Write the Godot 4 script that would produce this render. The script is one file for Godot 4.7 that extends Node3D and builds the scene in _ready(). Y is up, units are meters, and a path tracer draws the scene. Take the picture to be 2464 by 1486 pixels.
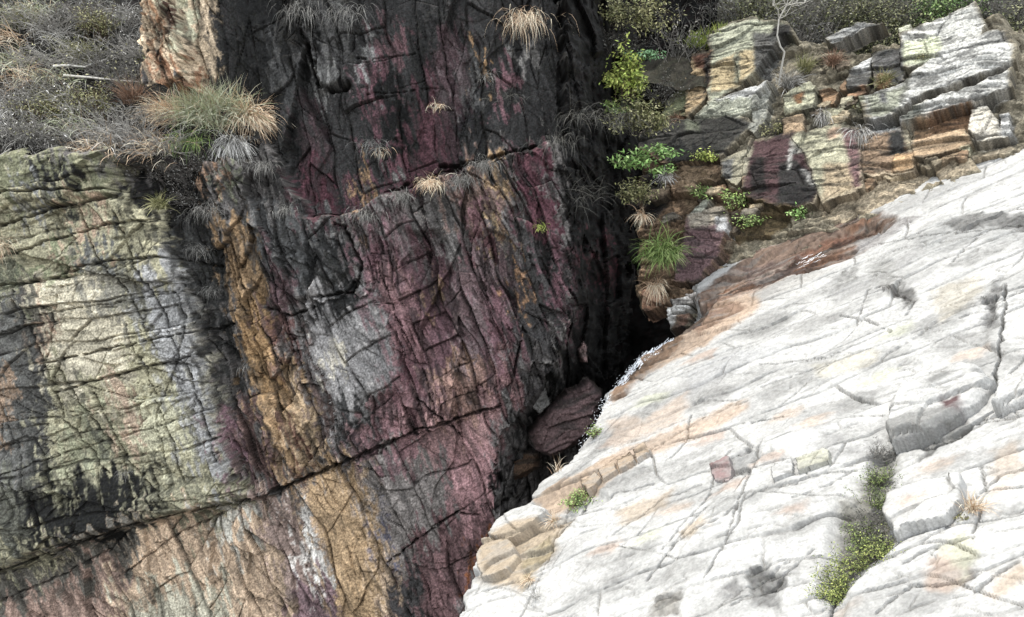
extends Node3D
# A granite gorge: a shaded fractured cliff, a dark cleft with a little waterfall, a bedded ledge of
# boulders and a sunlit pale slab. The survey grid is in centimetres on the plane of the cliff face,
# from the upper left corner of the surveyed part; places elsewhere are where a sight line over that
# grid point meets the plane of the surface they lie on.

const EYE := Vector3(0, 14, 0)
const PITCH := -20.0
const DIST := 21.34
const DETAIL := 1.0

var right := Vector3.RIGHT
var fwd := Vector3(0, sin(deg_to_rad(PITCH)), -cos(deg_to_rad(PITCH)))
var up := Vector3(0, cos(deg_to_rad(PITCH)), sin(deg_to_rad(PITCH)))


class Facet:
	var o: Vector3
	var u: Vector3
	var v: Vector3
	var n: Vector3

	func pt(a: float, b: float, h := 0.0) -> Vector3:
		return o + u * a + v * b + n * h


class Chart:
	# what is known of a rock surface: its colours, how far it stands proud, its jointing, its open cracks
	var a0: float
	var b0: float
	var cell: float
	var w: int
	var h: int
	var rgb := PackedColorArray()
	var lift := PackedFloat32Array()
	var kind := PackedByteArray()
	var cc: float
	var cw: int
	var ch: int
	var cut := PackedFloat32Array()

	func _init(p0: Vector2, p1: Vector2, c: float, base: Color, fine: float) -> void:
		a0 = p0.x
		b0 = p0.y
		cell = c
		w = int(ceil((p1.x - p0.x) / c)) + 2
		h = int(ceil((p1.y - p0.y) / c)) + 2
		rgb.resize(w * h)
		rgb.fill(base)
		lift.resize(w * h)
		kind.resize(w * h)
		cc = fine
		cw = int(ceil((p1.x - p0.x) / fine)) + 2
		ch = int(ceil((p1.y - p0.y) / fine)) + 2
		cut.resize(cw * ch)

	func inside(poly: PackedVector2Array, p: Vector2) -> float:
		var d := 1e9
		var n := poly.size()
		for i in n:
			var q := Geometry2D.get_closest_point_to_segment(p, poly[i], poly[(i + 1) % n])
			d = minf(d, p.distance_squared_to(q))
		d = sqrt(d)
		return d if Geometry2D.is_point_in_polygon(p, poly) else -d

	func each(poly: PackedVector2Array, soft: float, what: int, col: Color, amount: float) -> void:
		var lo := poly[0]
		var hi := poly[0]
		for p in poly:
			lo = lo.min(p)
			hi = hi.max(p)
		var i0 := maxi(0, int((lo.x - soft - a0) / cell))
		var i1 := mini(w - 1, int((hi.x + soft - a0) / cell) + 1)
		var j0 := maxi(0, int((lo.y - soft - b0) / cell))
		var j1 := mini(h - 1, int((hi.y + soft - b0) / cell) + 1)
		for j in range(j0, j1 + 1):
			for i in range(i0, i1 + 1):
				var d := inside(poly, Vector2(a0 + i * cell, b0 + j * cell))
				var k := j * w + i
				if what == 2:
					if d > 0.0:
						kind[k] = int(amount)
					continue
				var t := clampf(d / soft + 0.5, 0.0, 1.0)
				if t <= 0.0:
					continue
				t = t * t * (3.0 - 2.0 * t)
				if what == 0:
					rgb[k] = rgb[k].lerp(col, t * amount)
				else:
					lift[k] += t * amount

	func crack(line: PackedVector2Array, width: float, depth: float, wob: FastNoiseLite) -> void:
		for s in line.size() - 1:
			var p := line[s]
			var q := line[s + 1]
			var steps := int(p.distance_to(q) / (cc * 0.5)) + 1
			var side := (q - p).normalized().orthogonal()
			for m in steps + 1:
				var c := p.lerp(q, float(m) / steps)
				c += side * wob.get_noise_2d(c.x * 2.0, c.y * 2.0) * 0.04
				var wd := width * (0.7 + 0.8 * wob.get_noise_2d(c.x * 5.0 + 9.0, c.y * 5.0))
				if wd <= 0.0:
					continue
				var r := int(wd / cc) + 1
				var ci := int((c.x - a0) / cc)
				var cj := int((c.y - b0) / cc)
				for j in range(maxi(0, cj - r), mini(ch, cj + r + 1)):
					for i in range(maxi(0, ci - r), mini(cw, ci + r + 1)):
						var d := Vector2(a0 + i * cc, b0 + j * cc).distance_to(c) / wd
						if d < 1.0:
							cut[j * cw + i] = maxf(cut[j * cw + i], depth * (1.0 - d * d))

	func color_at(a: float, b: float) -> Color:
		var x := clampf((a - a0) / cell, 0.0, w - 1.001)
		var y := clampf((b - b0) / cell, 0.0, h - 1.001)
		var i := int(x)
		var j := int(y)
		var k := j * w + i
		x -= i
		y -= j
		return rgb[k].lerp(rgb[k + 1], x).lerp(rgb[k + w].lerp(rgb[k + w + 1], x), y)

	func lift_at(a: float, b: float) -> float:
		var x := clampf((a - a0) / cell, 0.0, w - 1.001)
		var y := clampf((b - b0) / cell, 0.0, h - 1.001)
		var i := int(x)
		var j := int(y)
		var k := j * w + i
		x -= i
		y -= j
		return lerpf(lerpf(lift[k], lift[k + 1], x), lerpf(lift[k + w], lift[k + w + 1], x), y)

	func kind_at(a: float, b: float) -> int:
		return kind[clampi(int((b - b0) / cell + 0.5), 0, h - 1) * w + clampi(int((a - a0) / cell + 0.5), 0, w - 1)]

	func cut_at(a: float, b: float) -> float:
		var i := int((a - a0) / cc + 0.5)
		var j := int((b - b0) / cc + 0.5)
		if i < 0 or j < 0 or i >= cw or j >= ch:
			return 0.0
		return cut[j * cw + i]


# ------------------------------------------------------------------ small helpers
func sight(x: float, y: float) -> Vector3:
	return fwd + right * ((x - 1232.0) / 2134.0) - up * ((y - 743.0) / 2134.0)


func spot(x: float, y: float, d: float) -> Vector3:
	return EYE + sight(x, y) * d


func facet(o: Vector3, n: Vector3, v: Vector3) -> Facet:
	var f := Facet.new()
	f.o = o
	f.n = n.normalized()
	f.v = (v - f.n * v.dot(f.n)).normalized()
	f.u = f.n.cross(f.v)
	return f


func facet3(p: Vector3, q: Vector3, r: Vector3) -> Facet:
	var n := (q - p).cross(r - p).normalized()
	if n.dot(EYE - p) < 0.0:
		n = -n
	return facet(p, n, Vector3.DOWN)


func meet(f: Facet, x: float, y: float) -> Vector2:
	var d := sight(x, y)
	var t := (f.o - EYE).dot(f.n) / d.dot(f.n)
	var p := EYE + d * t - f.o
	return Vector2(p.dot(f.u), p.dot(f.v))


func outline(f: Facet, xy: Array, sc := 1.0, ox := 0.0, oy := 0.0) -> PackedVector2Array:
	var out := PackedVector2Array()
	for i in range(0, xy.size(), 2):
		out.append(meet(f, ox + xy[i] * sc, oy + xy[i + 1] * sc))
	return out


func noise(s: int, freq: float, octaves := 3) -> FastNoiseLite:
	var n := FastNoiseLite.new()
	n.noise_type = FastNoiseLite.TYPE_SIMPLEX_SMOOTH
	n.seed = s
	n.frequency = freq
	n.fractal_type = FastNoiseLite.FRACTAL_FBM if octaves > 1 else FastNoiseLite.FRACTAL_NONE
	n.fractal_octaves = octaves
	return n


func cells(s: int, freq: float, what: int, jitter := 0.9) -> FastNoiseLite:
	var n := FastNoiseLite.new()
	n.noise_type = FastNoiseLite.TYPE_CELLULAR
	n.seed = s
	n.frequency = freq
	n.fractal_type = FastNoiseLite.FRACTAL_NONE
	n.cellular_return_type = what
	n.cellular_distance_function = FastNoiseLite.DISTANCE_EUCLIDEAN
	n.cellular_jitter = jitter
	return n


func tint(r: float, g: float, b: float, k := 1.0) -> Color:
	# a colour as eyes see it in shade (0..255), as a base colour
	var c := Color(r / 255.0, g / 255.0, b / 255.0).srgb_to_linear()
	var l := c.get_luminance()
	c = c.lerp(Color(l, l, l), 0.22 if b > g else 0.2)
	return Color(c.r * k, c.g * k, c.b * k)


var taken := {}


func numbered(called: String) -> String:
	if not taken.has(called):
		taken[called] = 0
		return called
	taken[called] += 1
	return "%s_%03d" % [called, taken[called]]


func tag(o: Node3D, label: String, category: String, group := "") -> Node3D:
	o.set_meta("label", label)
	o.set_meta("category", category)
	if group:
		o.set_meta("group", group)
	return o


func thing(called: String, at: Vector3) -> Node3D:
	var o := Node3D.new()
	o.name = numbered(called)
	add_child(o)
	o.position = at
	return o


func put(called: String, mesh: Mesh, m: Material, parent: Node3D, kind := "") -> MeshInstance3D:
	var o := MeshInstance3D.new()
	o.mesh = mesh
	o.material_override = m
	o.name = numbered(called) if parent == self else called
	parent.add_child(o, true)
	if kind:
		o.set_meta("kind", kind)
	return o


func step(e0: float, e1: float, x: float) -> float:
	var t := clampf((x - e0) / (e1 - e0), 0.0, 1.0)
	return t * t * (3.0 - 2.0 * t)


# ------------------------------------------------------------------ relief surfaces
var out_h := 0.0
var out_c := Color.WHITE
var out_k := 0
var out_o := Vector3.ZERO


func spread(a: float, b: float, s0: float, s1: float) -> PackedFloat32Array:
	var out := PackedFloat32Array()
	var x := a
	while x < b:
		out.append(x)
		x += lerpf(s0, s1, (x - a) / (b - a))
	out.append(b)
	return out


func graded(a: float, p: float, q: float, b: float, fine: float, coarse: float) -> PackedFloat32Array:
	# close set between p and q, wide outside
	var out := spread(a, p - fine, coarse, fine)
	out.append_array(spread(p, q, fine, fine))
	out.append_array(spread(q + fine, b, fine, coarse))
	return out


func relief(f: Facet, us: PackedFloat32Array, vs: PackedFloat32Array, shape: Callable, parts: int, base := Vector3.ZERO) -> Array:
	# one ArrayMesh per part number; vertices whose part is below 0 are left out
	var nu := us.size()
	var nv := vs.size()
	var pos := PackedVector3Array()
	var col := PackedColorArray()
	var kin := PackedInt32Array()
	pos.resize(nu * nv)
	col.resize(nu * nv)
	kin.resize(nu * nv)
	var k := 0
	for j in nv:
		var b := vs[j]
		for i in nu:
			out_o = Vector3.ZERO
			shape.call(us[i], b)
			pos[k] = f.o + f.u * us[i] + f.v * b + f.n * out_h + out_o - base
			col[k] = out_c
			kin[k] = out_k
			k += 1
	var nor := PackedVector3Array()
	nor.resize(nu * nv)
	k = 0
	for j in nv:
		var ju := k - nu if j > 0 else k
		for i in nu:
			var l := k - 1 if i > 0 else k
			var r := k + 1 if i < nu - 1 else k
			var t := k - nu if j > 0 else k
			var d := k + nu if j < nv - 1 else k
			nor[k] = (pos[d] - pos[t]).cross(pos[r] - pos[l]).normalized()
			k += 1
	var flip := f.v.cross(f.u).dot(f.n) < 0.0
	var meshes := []
	for part in parts:
		var map := PackedInt32Array()
		map.resize(nu * nv)
		map.fill(-1)
		var vp := PackedVector3Array()
		var vn := PackedVector3Array()
		var vc := PackedColorArray()
		var idx := PackedInt32Array()
		for j in nv - 1:
			for i in nu - 1:
				var q := j * nu + i
				if kin[q] != part or kin[q + 1] < 0 or kin[q + nu] < 0 or kin[q + nu + 1] < 0:
					continue
				for z in [q, q + 1, q + nu, q + nu + 1]:
					if map[z] < 0:
						map[z] = vp.size()
						vp.append(pos[z])
						vn.append(-nor[z] if flip else nor[z])
						vc.append(col[z])
				var p0 := map[q]
				var p1 := map[q + 1]
				var p2 := map[q + nu]
				var p3 := map[q + nu + 1]
				if not flip:
					idx.append_array([p0, p1, p2, p1, p3, p2])
				else:
					idx.append_array([p0, p2, p1, p1, p2, p3])
		if idx.is_empty():
			meshes.append(null)
		else:
			meshes.append(solid(vp, vn, vc, idx))
	return meshes


func solid(vp: PackedVector3Array, vn: PackedVector3Array, vc: PackedColorArray, idx: PackedInt32Array) -> ArrayMesh:
	var arr := []
	arr.resize(Mesh.ARRAY_MAX)
	arr[Mesh.ARRAY_VERTEX] = vp
	arr[Mesh.ARRAY_NORMAL] = vn
	arr[Mesh.ARRAY_COLOR] = vc
	arr[Mesh.ARRAY_INDEX] = idx
	var m := ArrayMesh.new()
	m.add_surface_from_arrays(Mesh.PRIMITIVE_TRIANGLES, arr)
	return m


# ------------------------------------------------------------------ noises shared by the rock
var n_slow := noise(11, 0.45, 2)
var n_mid := noise(12, 1.6, 3)
var n_fine := noise(13, 6.0, 3)
var n_grain := noise(14, 16.0, 2)
var n_wob := noise(15, 1.0, 2)
var c_big_e := cells(21, 1.0, FastNoiseLite.RETURN_DISTANCE2_SUB)
var c_big_v := cells(21, 1.0, FastNoiseLite.RETURN_CELL_VALUE)
var c_sml_e := cells(31, 1.0, FastNoiseLite.RETURN_DISTANCE2_SUB)
var c_sml_v := cells(31, 1.0, FastNoiseLite.RETURN_CELL_VALUE)
var n_strk := noise(41, 1.0, 3)

# directions (along, across), cell lengths of the joints of each kind of rock
#            angle, big along, big across, small along, small across, big step, small step
var joints := [
	[1.22, 1.5, 0.55, 0.40, 0.13, 0.16, 0.045],   # 0 steep ribs
	[-0.17, 1.2, 0.70, 0.46, 0.25, 0.08, 0.026],  # 1 bedded buttress
	[1.42, 1.9, 0.75, 0.6, 0.20, 0.09, 0.020],    # 2 dark wall
	[1.15, 1.9, 0.9, 0.5, 0.22, 0.09, 0.025],      # 3 lower face
	[1.50, 2.0, 0.5, 0.7, 0.16, 0.25, 0.06],      # 4 cleft
	[-0.25, 1.6, 0.6, 0.45, 0.17, 0.10, 0.035],    # 5 ledge, hill
	[1.45, 2.4, 0.78, 0.9, 0.22, 0.055, 0.018],    # 6 pale slab
	[1.12, 1.9, 0.95, 0.9, 0.3, 0.07, 0.02],       # 7 sound grey bulge
	[1.40, 1.3, 0.17, 0.5, 0.07, 0.07, 0.015],     # 8 banded boulders of the slab
]

var jt_h := 0.0
var jt_big := 0.0
var jt_sml := 0.0
var jt_crack := 0.0
var jt_streak := 0.0
var jt_vein := 0.0
var jt_cut := 0.0


var bk_e := 0.0
var bk_v := 0.0
var bk_h := 0.0


func hash2(x: float, y: float) -> float:
	var q := sin(x * 12.9898 + y * 78.233) * 43758.5453
	return (q - floor(q)) * 2.0 - 1.0


func block(s: float, t: float, along: float, across: float, salt: float) -> void:
	# a bed split by cross joints: distance to the nearest joint, a number for the block, the lie of its face
	var tt := t / across + 0.26 * sin(t / across * 1.7 + salt) + 0.22 * sin(t / across * 0.61 + salt * 2.0)
	var row := floorf(tt)
	var r1 := hash2(row, salt)
	var lt := tt - row
	var ln := along * (1.0 + 0.5 * r1)
	var ss := s / ln + r1 * 7.3 + (lt - 0.5) * 2.2 * hash2(row + 3.0, salt) * across / ln + 0.15 * sin(s / along * 1.3 + row * 2.0)
	var colm := floorf(ss)
	var ls := ss - colm
	bk_v = hash2(colm + salt, row)
	bk_h = (ls - 0.5) * hash2(colm, row + salt + 5.0) * 0.9 + (lt - 0.5) * hash2(colm + 11.0, row + salt)
	bk_e = minf(minf(lt, 1.0 - lt) * across * 0.8, minf(ls, 1.0 - ls) * ln)


func jointed(kind: int, a: float, b: float) -> void:
	var q: Array = joints[kind]
	var m1 := n_mid.get_noise_2d(a, b)
	var m2 := n_mid.get_noise_2d(a + 7.0, b)
	var f1 := n_fine.get_noise_2d(a + 3.0, b - 9.0)
	var wa := n_slow.get_noise_2d(a, b) * 0.20 + m1 * 0.018 + f1 * 0.009
	var wb := n_slow.get_noise_2d(a + 31.0, b - 17.0) * 0.15 + m2 * 0.018 + f1 * 0.009
	var ca := cos(q[0])
	var sa := sin(q[0])
	var s: float = (a + wa) * ca + (b + wb) * sa
	var t: float = -(a + wa) * sa + (b + wb) * ca
	block(s, t, q[1], q[2], 3.7)
	var be := bk_e
	var bh := bk_h
	jt_big = bk_v
	block(s + jt_big * 0.37, t + jt_big * 0.21, q[3], q[4], 9.1)
	jt_sml = bk_v
	var se := bk_e
	var sh := bk_h
	block(s * 0.82 - t * 0.57, s * 0.57 + t * 0.82, q[3] * 1.6, q[4] * 1.9, 23.3) # a slanting set of hairline cracks
	var fh := bk_h
	var hair := (1.0 - step(0.0, 0.014, bk_e)) * step(0.0, 0.25, n_mid.get_noise_2d(a * 0.5 - 20.0, b * 0.5))
	var rough := n_slow.get_noise_2d(a * 1.7 - 40.0, b * 1.7) + jt_big * 0.25 # where the rock is broken up, and where it is sound
	var broken := step(-0.2, 0.3, rough)
	var open := 0.35 + 0.65 * step(-0.3, 0.3, n_mid.get_noise_2d(a * 0.6 + 50.0, b * 0.6))
	var g1 := (1.0 - step(0.0, 0.026, be)) * open
	var some := step(-0.12, 0.2, n_mid.get_noise_2d(a * 0.8 - 30.0, b * 0.8 + 15.0))
	var g2 := (1.0 - step(0.0, 0.020, se)) * (0.1 + 0.9 * broken) * some
	jt_crack = maxf(maxf(g1, g2 * 0.85), hair * 0.7)
	jt_streak = n_strk.get_noise_2d(s * 0.6, t * 4.0)
	jt_h = (jt_big * 0.9 + bh * 1.7 + fh * 0.5) * q[5] + (jt_sml * 0.8 + sh * 3.2) * q[6] * (0.3 + 0.9 * broken)
	if kind < 5:
		# great planes of the cliff
		block(s * 0.92 + t * 0.38, t * 0.92 - s * 0.38, 3.0, 1.25, 41.3)
		jt_h += (bk_v * 0.10 + bk_h * 0.42) * (0.55 if kind == 1 or kind == 3 else 1.0)
	jt_cut = g1 * 0.12 + g2 * 0.06 + hair * 0.03
	jt_vein = (1.0 - step(0.0, 0.055, absf(n_strk.get_noise_2d(s * 0.9 + 20.0, t * 5.5)))) * step(-0.1, 0.25, n_mid.get_noise_2d(a * 0.9, b * 0.9 + 60.0))
	jt_h += m2 * 0.03 + n_fine.get_noise_2d(s * 0.7, t * 1.2) * 0.010 + n_grain.get_noise_2d(a, b) * 0.009 - jt_cut - jt_vein * 0.012


# ------------------------------------------------------------------ materials
func rock_material(strength: float, relief_cm: float) -> StandardMaterial3D:
	var m := StandardMaterial3D.new()
	m.vertex_color_use_as_albedo = true
	m.roughness = 0.9
	m.metallic_specular = 0.3
	m.uv1_triplanar = true
	m.uv1_world_triplanar = true
	m.uv1_scale = Vector3.ONE * 0.55
	var g := NoiseTexture2D.new()
	g.width = 1024
	g.height = 1024
	g.seamless = true
	g.noise = noise(71, 0.03, 5)
	var ramp := Gradient.new()
	ramp.set_color(0, Color(1.0 - strength, 1.0 - strength, 1.0 - strength))
	ramp.set_color(1, Color.WHITE)
	ramp.set_offset(0, 0.25)
	ramp.set_offset(1, 0.7)
	g.color_ramp = ramp
	m.albedo_texture = g
	var r := NoiseTexture2D.new()
	r.width = 1024
	r.height = 1024
	r.seamless = true
	r.noise = noise(72, 0.035, 5)
	m.heightmap_enabled = true
	m.heightmap_texture = r
	m.heightmap_scale = relief_cm
	return m


func plain_material(rough := 0.8, back := 0.0) -> StandardMaterial3D:
	var m := StandardMaterial3D.new()
	m.vertex_color_use_as_albedo = true
	m.roughness = rough
	m.metallic_specular = 0.3
	if back > 0.0:
		m.backlight_enabled = true
		m.backlight = Color(back, back, back)
	return m


var m_rock: StandardMaterial3D
var m_slab: StandardMaterial3D
var m_leaf: StandardMaterial3D
var m_wood: StandardMaterial3D

var f_cliff: Facet
var f_slab: Facet
var f_ledge: Facet
var f_soil: Facet
var f_hill: Facet
var f_brink: Facet
var k_cliff: Chart
var k_slab: Chart
var k_ledge: Chart


func _ready() -> void:
	var cam := Camera3D.new()
	cam.name = "camera"
	cam.position = EYE
	cam.rotation_degrees = Vector3(PITCH, 0, 0)
	cam.fov = rad_to_deg(2.0 * atan(743.0 / 2134.0))
	cam.far = 300.0
	cam.near = 0.1
	add_child(cam)
	cam.current = true
	var we := WorldEnvironment.new()
	we.name = "environment"
	var env := Environment.new()
	env.background_mode = Environment.BG_SKY
	var sm := ProceduralSkyMaterial.new()
	sm.sky_top_color = Color(0.86, 0.88, 0.90)
	sm.sky_horizon_color = Color(0.93, 0.93, 0.92)
	sm.sky_energy_multiplier = 1.5
	sm.ground_bottom_color = Color(0.25, 0.24, 0.22)
	sm.ground_horizon_color = Color(0.5, 0.5, 0.48)
	sm.sky_curve = 0.2
	sm.sun_angle_max = 8.0
	var sky := Sky.new()
	sky.sky_material = sm
	env.sky = sky
	env.tonemap_mode = Environment.TONE_MAPPER_LINEAR
	env.tonemap_exposure = 1.3
	env.sdfgi_enabled = true
	env.ssao_enabled = true
	env.ssil_enabled = true
	we.environment = env
	add_child(we)
	var sun := DirectionalLight3D.new()
	sun.name = "sun"
	sun.light_energy = 1.0
	sun.light_color = Color(1.0, 0.97, 0.92)
	sun.light_angular_distance = 0.5
	sun.shadow_enabled = true
	add_child(sun)
	sun.look_at_from_position(Vector3(-0.30, 0.86, -0.30), Vector3.ZERO, Vector3.UP)

	m_rock = rock_material(0.32, 1.1)
	m_slab = rock_material(0.12, 0.8)
	m_leaf = plain_material(0.6, 0.25)
	m_wood = plain_material(0.9)

	f_cliff = facet(EYE + fwd * DIST, -fwd, Vector3.DOWN)
	f_slab = facet3(spot(2464, 1486, 10), spot(2464, 350, 21), spot(1100, 1486, 16))
	f_slab.u = -f_slab.u # away from the camera
	f_ledge = facet3(spot(1700, 700, 24.2), spot(2464, 350, 21.0), spot(2000, 60, 25.8))
	f_soil = facet3(spot(0, 400, 20.8), spot(600, 400, 21.5), spot(300, 0, 25.5))
	f_brink = facet(spot(1550, 300, 23.8), -fwd + Vector3(-0.3, 0, 0), Vector3.DOWN)
	f_hill = facet3(spot(1500, 100, 29.5), spot(2464, 60, 27.0), spot(2000, -300, 36.0))

	var t0 := Time.get_ticks_msec()
	build_cliff()
	print("cliff ", Time.get_ticks_msec() - t0)
	build_slab()
	print("slab ", Time.get_ticks_msec() - t0)
	build_ledge()
	build_far()
	build_plants()
	build_water()
	print("ledge ", Time.get_ticks_msec() - t0)


# ------------------------------------------------------------------ the cliff
const KC := 1.35


func cp(xy: Array, r: float, g: float, b: float, soft := 0.3, amount := 1.0) -> void:
	k_cliff.each(outline(f_cliff, xy), soft * 0.6, 0, tint(r, g, b, KC), amount)


func cl(xy: Array, amount: float, soft := 0.4) -> void:
	k_cliff.each(outline(f_cliff, xy), soft, 1, Color.BLACK, amount)


func ck(xy: Array, kind: int) -> void:
	k_cliff.each(outline(f_cliff, xy), 0.1, 2, Color.BLACK, kind)


func cc(xy: Array, width: float, depth: float) -> void:
	k_cliff.crack(outline(f_cliff, xy), width * 0.75, depth * 0.7, n_wob)


var rim_y := [-400, 0, 300, 600, 760, 900, 1000, 1050, 1250, 1400, 1486, 1900]
var rim_x := [1335, 1340, 1350, 1380, 1375, 1320, 1245, 1200, 1188, 1175, 1160, 1130]


func cleft_edge(b: float) -> float:
	var y := b * 100.0 + 743.0
	for i in rim_y.size() - 1:
		if y < rim_y[i + 1]:
			return (lerpf(rim_x[i], rim_x[i + 1], (y - rim_y[i]) / (rim_y[i + 1] - rim_y[i])) - 1232.0) / 100.0
	return -0.9


func build_cliff() -> void:
	k_cliff = Chart.new(Vector2(-16, -12), Vector2(7, 12.5), 0.08, tint(96, 92, 90, KC), 0.025)
	# colours of the rock and its stains
	cp([-400, 340, 300, 360, 400, 520, 520, 900, 575, 1150, 640, 1190, -400, 1480], 156, 150, 120, 0.5)
	cp([90, 690, 300, 640, 330, 760, 350, 900, 150, 900], 190, 180, 154, 0.5)
	cp([340, 640, 450, 650, 530, 980, 575, 1140, 500, 1100, 430, 900], 150, 149, 148, 0.4)
	cp([0, 690, 100, 710, 140, 900, 130, 1200, 60, 1300, -100, 1300], 100, 99, 95, 0.4)
	cp([0, 870, 60, 880, 65, 1010, 0, 1010], 158, 132, 108, 0.2)
	cp([-400, 340, 200, 360, 270, 370, 300, 460, 0, 480, -400, 480], 118, 118, 90, 0.3)
	cp([85, 440, 230, 375, 235, 440, 200, 480], 48, 48, 46, 0.25)
	cp([95, 435, 140, 440, 175, 490, 80, 490], 128, 128, 126, 0.2)
	cp([170, 510, 290, 500, 285, 560, 175, 565], 170, 145, 120, 0.15)
	cp([60, 630, 230, 600, 240, 640, 60, 680], 128, 132, 100, 0.2)
	cp([210, 590, 310, 580, 310, 640, 220, 650], 95, 95, 92, 0.2)
	cp([280, 930, 340, 920, 400, 1030, 330, 1065], 178, 154, 130, 0.2)
	cp([100, 740, 160, 730, 160, 800, 110, 800], 178, 150, 125, 0.2)
	cp([340, 960, 480, 940, 490, 1060, 400, 1080], 176, 172, 142, 0.25)
	cp([180, 1000, 300, 980, 290, 1100, 160, 1110], 150, 150, 120, 0.25)
	cp([85, 640, 130, 700, 130, 1050, 165, 1130, 110, 1120, 80, 1000], 74, 73, 70, 0.35, 0.8)
	cp([240, 640, 330, 650, 380, 740, 330, 760, 250, 700], 92, 92, 90, 0.3, 0.7)
	cp([0, 1150, 120, 1120, 420, 1120, 600, 1180, 330, 1240, 0, 1330], 92, 92, 78, 0.5, 0.7)
	cp([80, 1190, 240, 1150, 400, 1140, 400, 1220, 250, 1300, 100, 1300], 30, 30, 29, 0.35)
	cp([90, 1040, 130, 1080, 180, 1180, 120, 1200], 40, 40, 38, 0.3, 0.8)
	cp([300, 560, 330, 570, 380, 700, 360, 720], 60, 60, 58, 0.15, 0.8)
	cp([150, 830, 175, 830, 260, 1010, 300, 1100, 250, 1060], 66, 66, 62, 0.15, 0.7)
	cp([440, 880, 460, 880, 500, 1060, 490, 1100], 70, 68, 68, 0.12, 0.7)
	cp([20, 560, 60, 570, 80, 690, 30, 680], 96, 100, 84, 0.15, 0.8)
	cp([390, 480, 520, 540, 535, 780, 572, 960, 562, 1000, 530, 900, 490, 760, 430, 620], 56, 56, 55, 0.25)
	cp([535, 960, 562, 1000, 600, 1110, 570, 1115], 122, 92, 100, 0.12)
	cp([525, 560, 560, 600, 560, 700, 540, 650], 100, 62, 68, 0.2)
	cp([560, 950, 640, 1000, 690, 1130, 600, 1130], 100, 78, 74, 0.3)
	cp([520, 540, 600, 520, 640, 600, 620, 740, 700, 850, 765, 930, 820, 1090, 700, 1140, 640, 1000, 590, 850, 560, 700, 525, 620], 146, 118, 84, 0.25)
	cp([575, 700, 615, 690, 690, 850, 640, 950, 600, 850], 164, 130, 86, 0.2)
	cp([700, 930, 770, 920, 815, 1080, 740, 1120], 172, 146, 112, 0.2)
	cp([640, 700, 720, 800, 700, 900, 650, 800], 98, 66, 62, 0.25, 0.8)
	cp([690, 1010, 720, 1000, 760, 1110, 720, 1120], 100, 66, 60, 0.12, 0.8)
	cp([488, 360, 540, 370, 545, 460, 500, 465], 150, 118, 92, 0.12)
	cp([545, 380, 585, 390, 585, 440, 550, 440], 110, 112, 92, 0.12)
	cp([600, 480, 830, 540, 850, 640, 760, 720, 650, 730, 620, 600], 76, 76, 76, 0.3)
	cp([780, 560, 870, 640, 850, 710, 760, 710, 740, 650], 38, 38, 38, 0.3)
	cp([760, 720, 900, 700, 960, 860, 970, 930, 880, 960, 830, 1080, 790, 960, 755, 830], 132, 129, 128, 0.5)
	cp([800, 800, 830, 815, 825, 920, 800, 900], 184, 176, 158, 0.15)
	cp([880, 720, 950, 860, 965, 930, 900, 900], 108, 106, 106, 0.2)
	cp([820, 960, 870, 960, 885, 1060, 830, 1085], 48, 48, 48, 0.25)
	cp([740, 800, 790, 940, 820, 1080, 790, 1080, 745, 930], 100, 84, 80, 0.2)
	cp([900, 520, 1000, 640, 1080, 800, 1180, 700, 1240, 750, 1245, 880, 1200, 990, 1050, 1010, 1060, 880, 960, 860, 900, 700, 850, 600], 104, 80, 85, 0.35)
	cp([905, 620, 950, 640, 990, 700, 930, 700], 150, 122, 120, 0.2)
	cp([985, 560, 1060, 560, 1100, 700, 1095, 800, 1040, 770, 1000, 650], 44, 44, 43, 0.25)
	cp([1020, 640, 1055, 650, 1060, 700, 1030, 700], 165, 140, 95, 0.12)
	cp([1065, 860, 1100, 800, 1170, 860, 1185, 980, 1090, 1010, 1050, 930], 164, 136, 98, 0.25)
	cp([1095, 780, 1160, 740, 1190, 860, 1130, 860], 112, 110, 108, 0.2)
	cp([1190, 880, 1240, 780, 1250, 960, 1200, 1000], 84, 62, 64, 0.2)
	cp([960, 850, 1010, 870, 1020, 980, 980, 990], 80, 56, 58, 0.2)
	cp([840, 1040, 960, 955, 1200, 1000, 1190, 1170, 1130, 1250, 1070, 1110, 960, 1080], 136, 106, 106, 0.3)
	cp([880, 980, 960, 900, 1020, 990, 1000, 1040], 132, 104, 104, 0.2)
	cp([850, 540, 960, 520, 1100, 600, 1240, 600, 1250, 860, 1200, 1000, 1190, 1260, 1080, 1260, 1060, 1110, 840, 1100, 900, 980, 960, 860], 112, 76, 84, 0.8, 0.5)
	cp([640, 600, 700, 620, 730, 720, 700, 760, 650, 720], 104, 70, 76, 0.3, 0.6)
	cp([1080, 1060, 1195, 1040, 1190, 1260, 1150, 1420, 1050, 1486, 980, 1400, 1090, 1250], 112, 72, 80, 0.4, 0.6)
	cp([1050, 880, 1180, 860, 1240, 900, 1200, 1000, 1185, 1230, 1100, 1240, 1070, 1080, 980, 1040], 148, 114, 110, 0.6, 0.55)
	cp([930, 620, 1000, 680, 1040, 840, 980, 860, 930, 760], 136, 102, 102, 0.5, 0.5)
	# the dark upper wall
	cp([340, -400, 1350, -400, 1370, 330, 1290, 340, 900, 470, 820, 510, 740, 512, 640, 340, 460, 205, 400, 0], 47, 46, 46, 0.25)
	cp([845, 120, 900, 90, 920, 170, 905, 330, 870, 335, 880, 220], 94, 64, 71, 0.15)
	cp([965, 200, 1040, 160, 1060, 330, 1070, 370, 950, 410, 925, 350, 985, 280], 82, 52, 59, 0.2)
	cp([690, 330, 790, 440, 820, 505, 740, 512, 705, 430], 82, 50, 58, 0.15)
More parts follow.
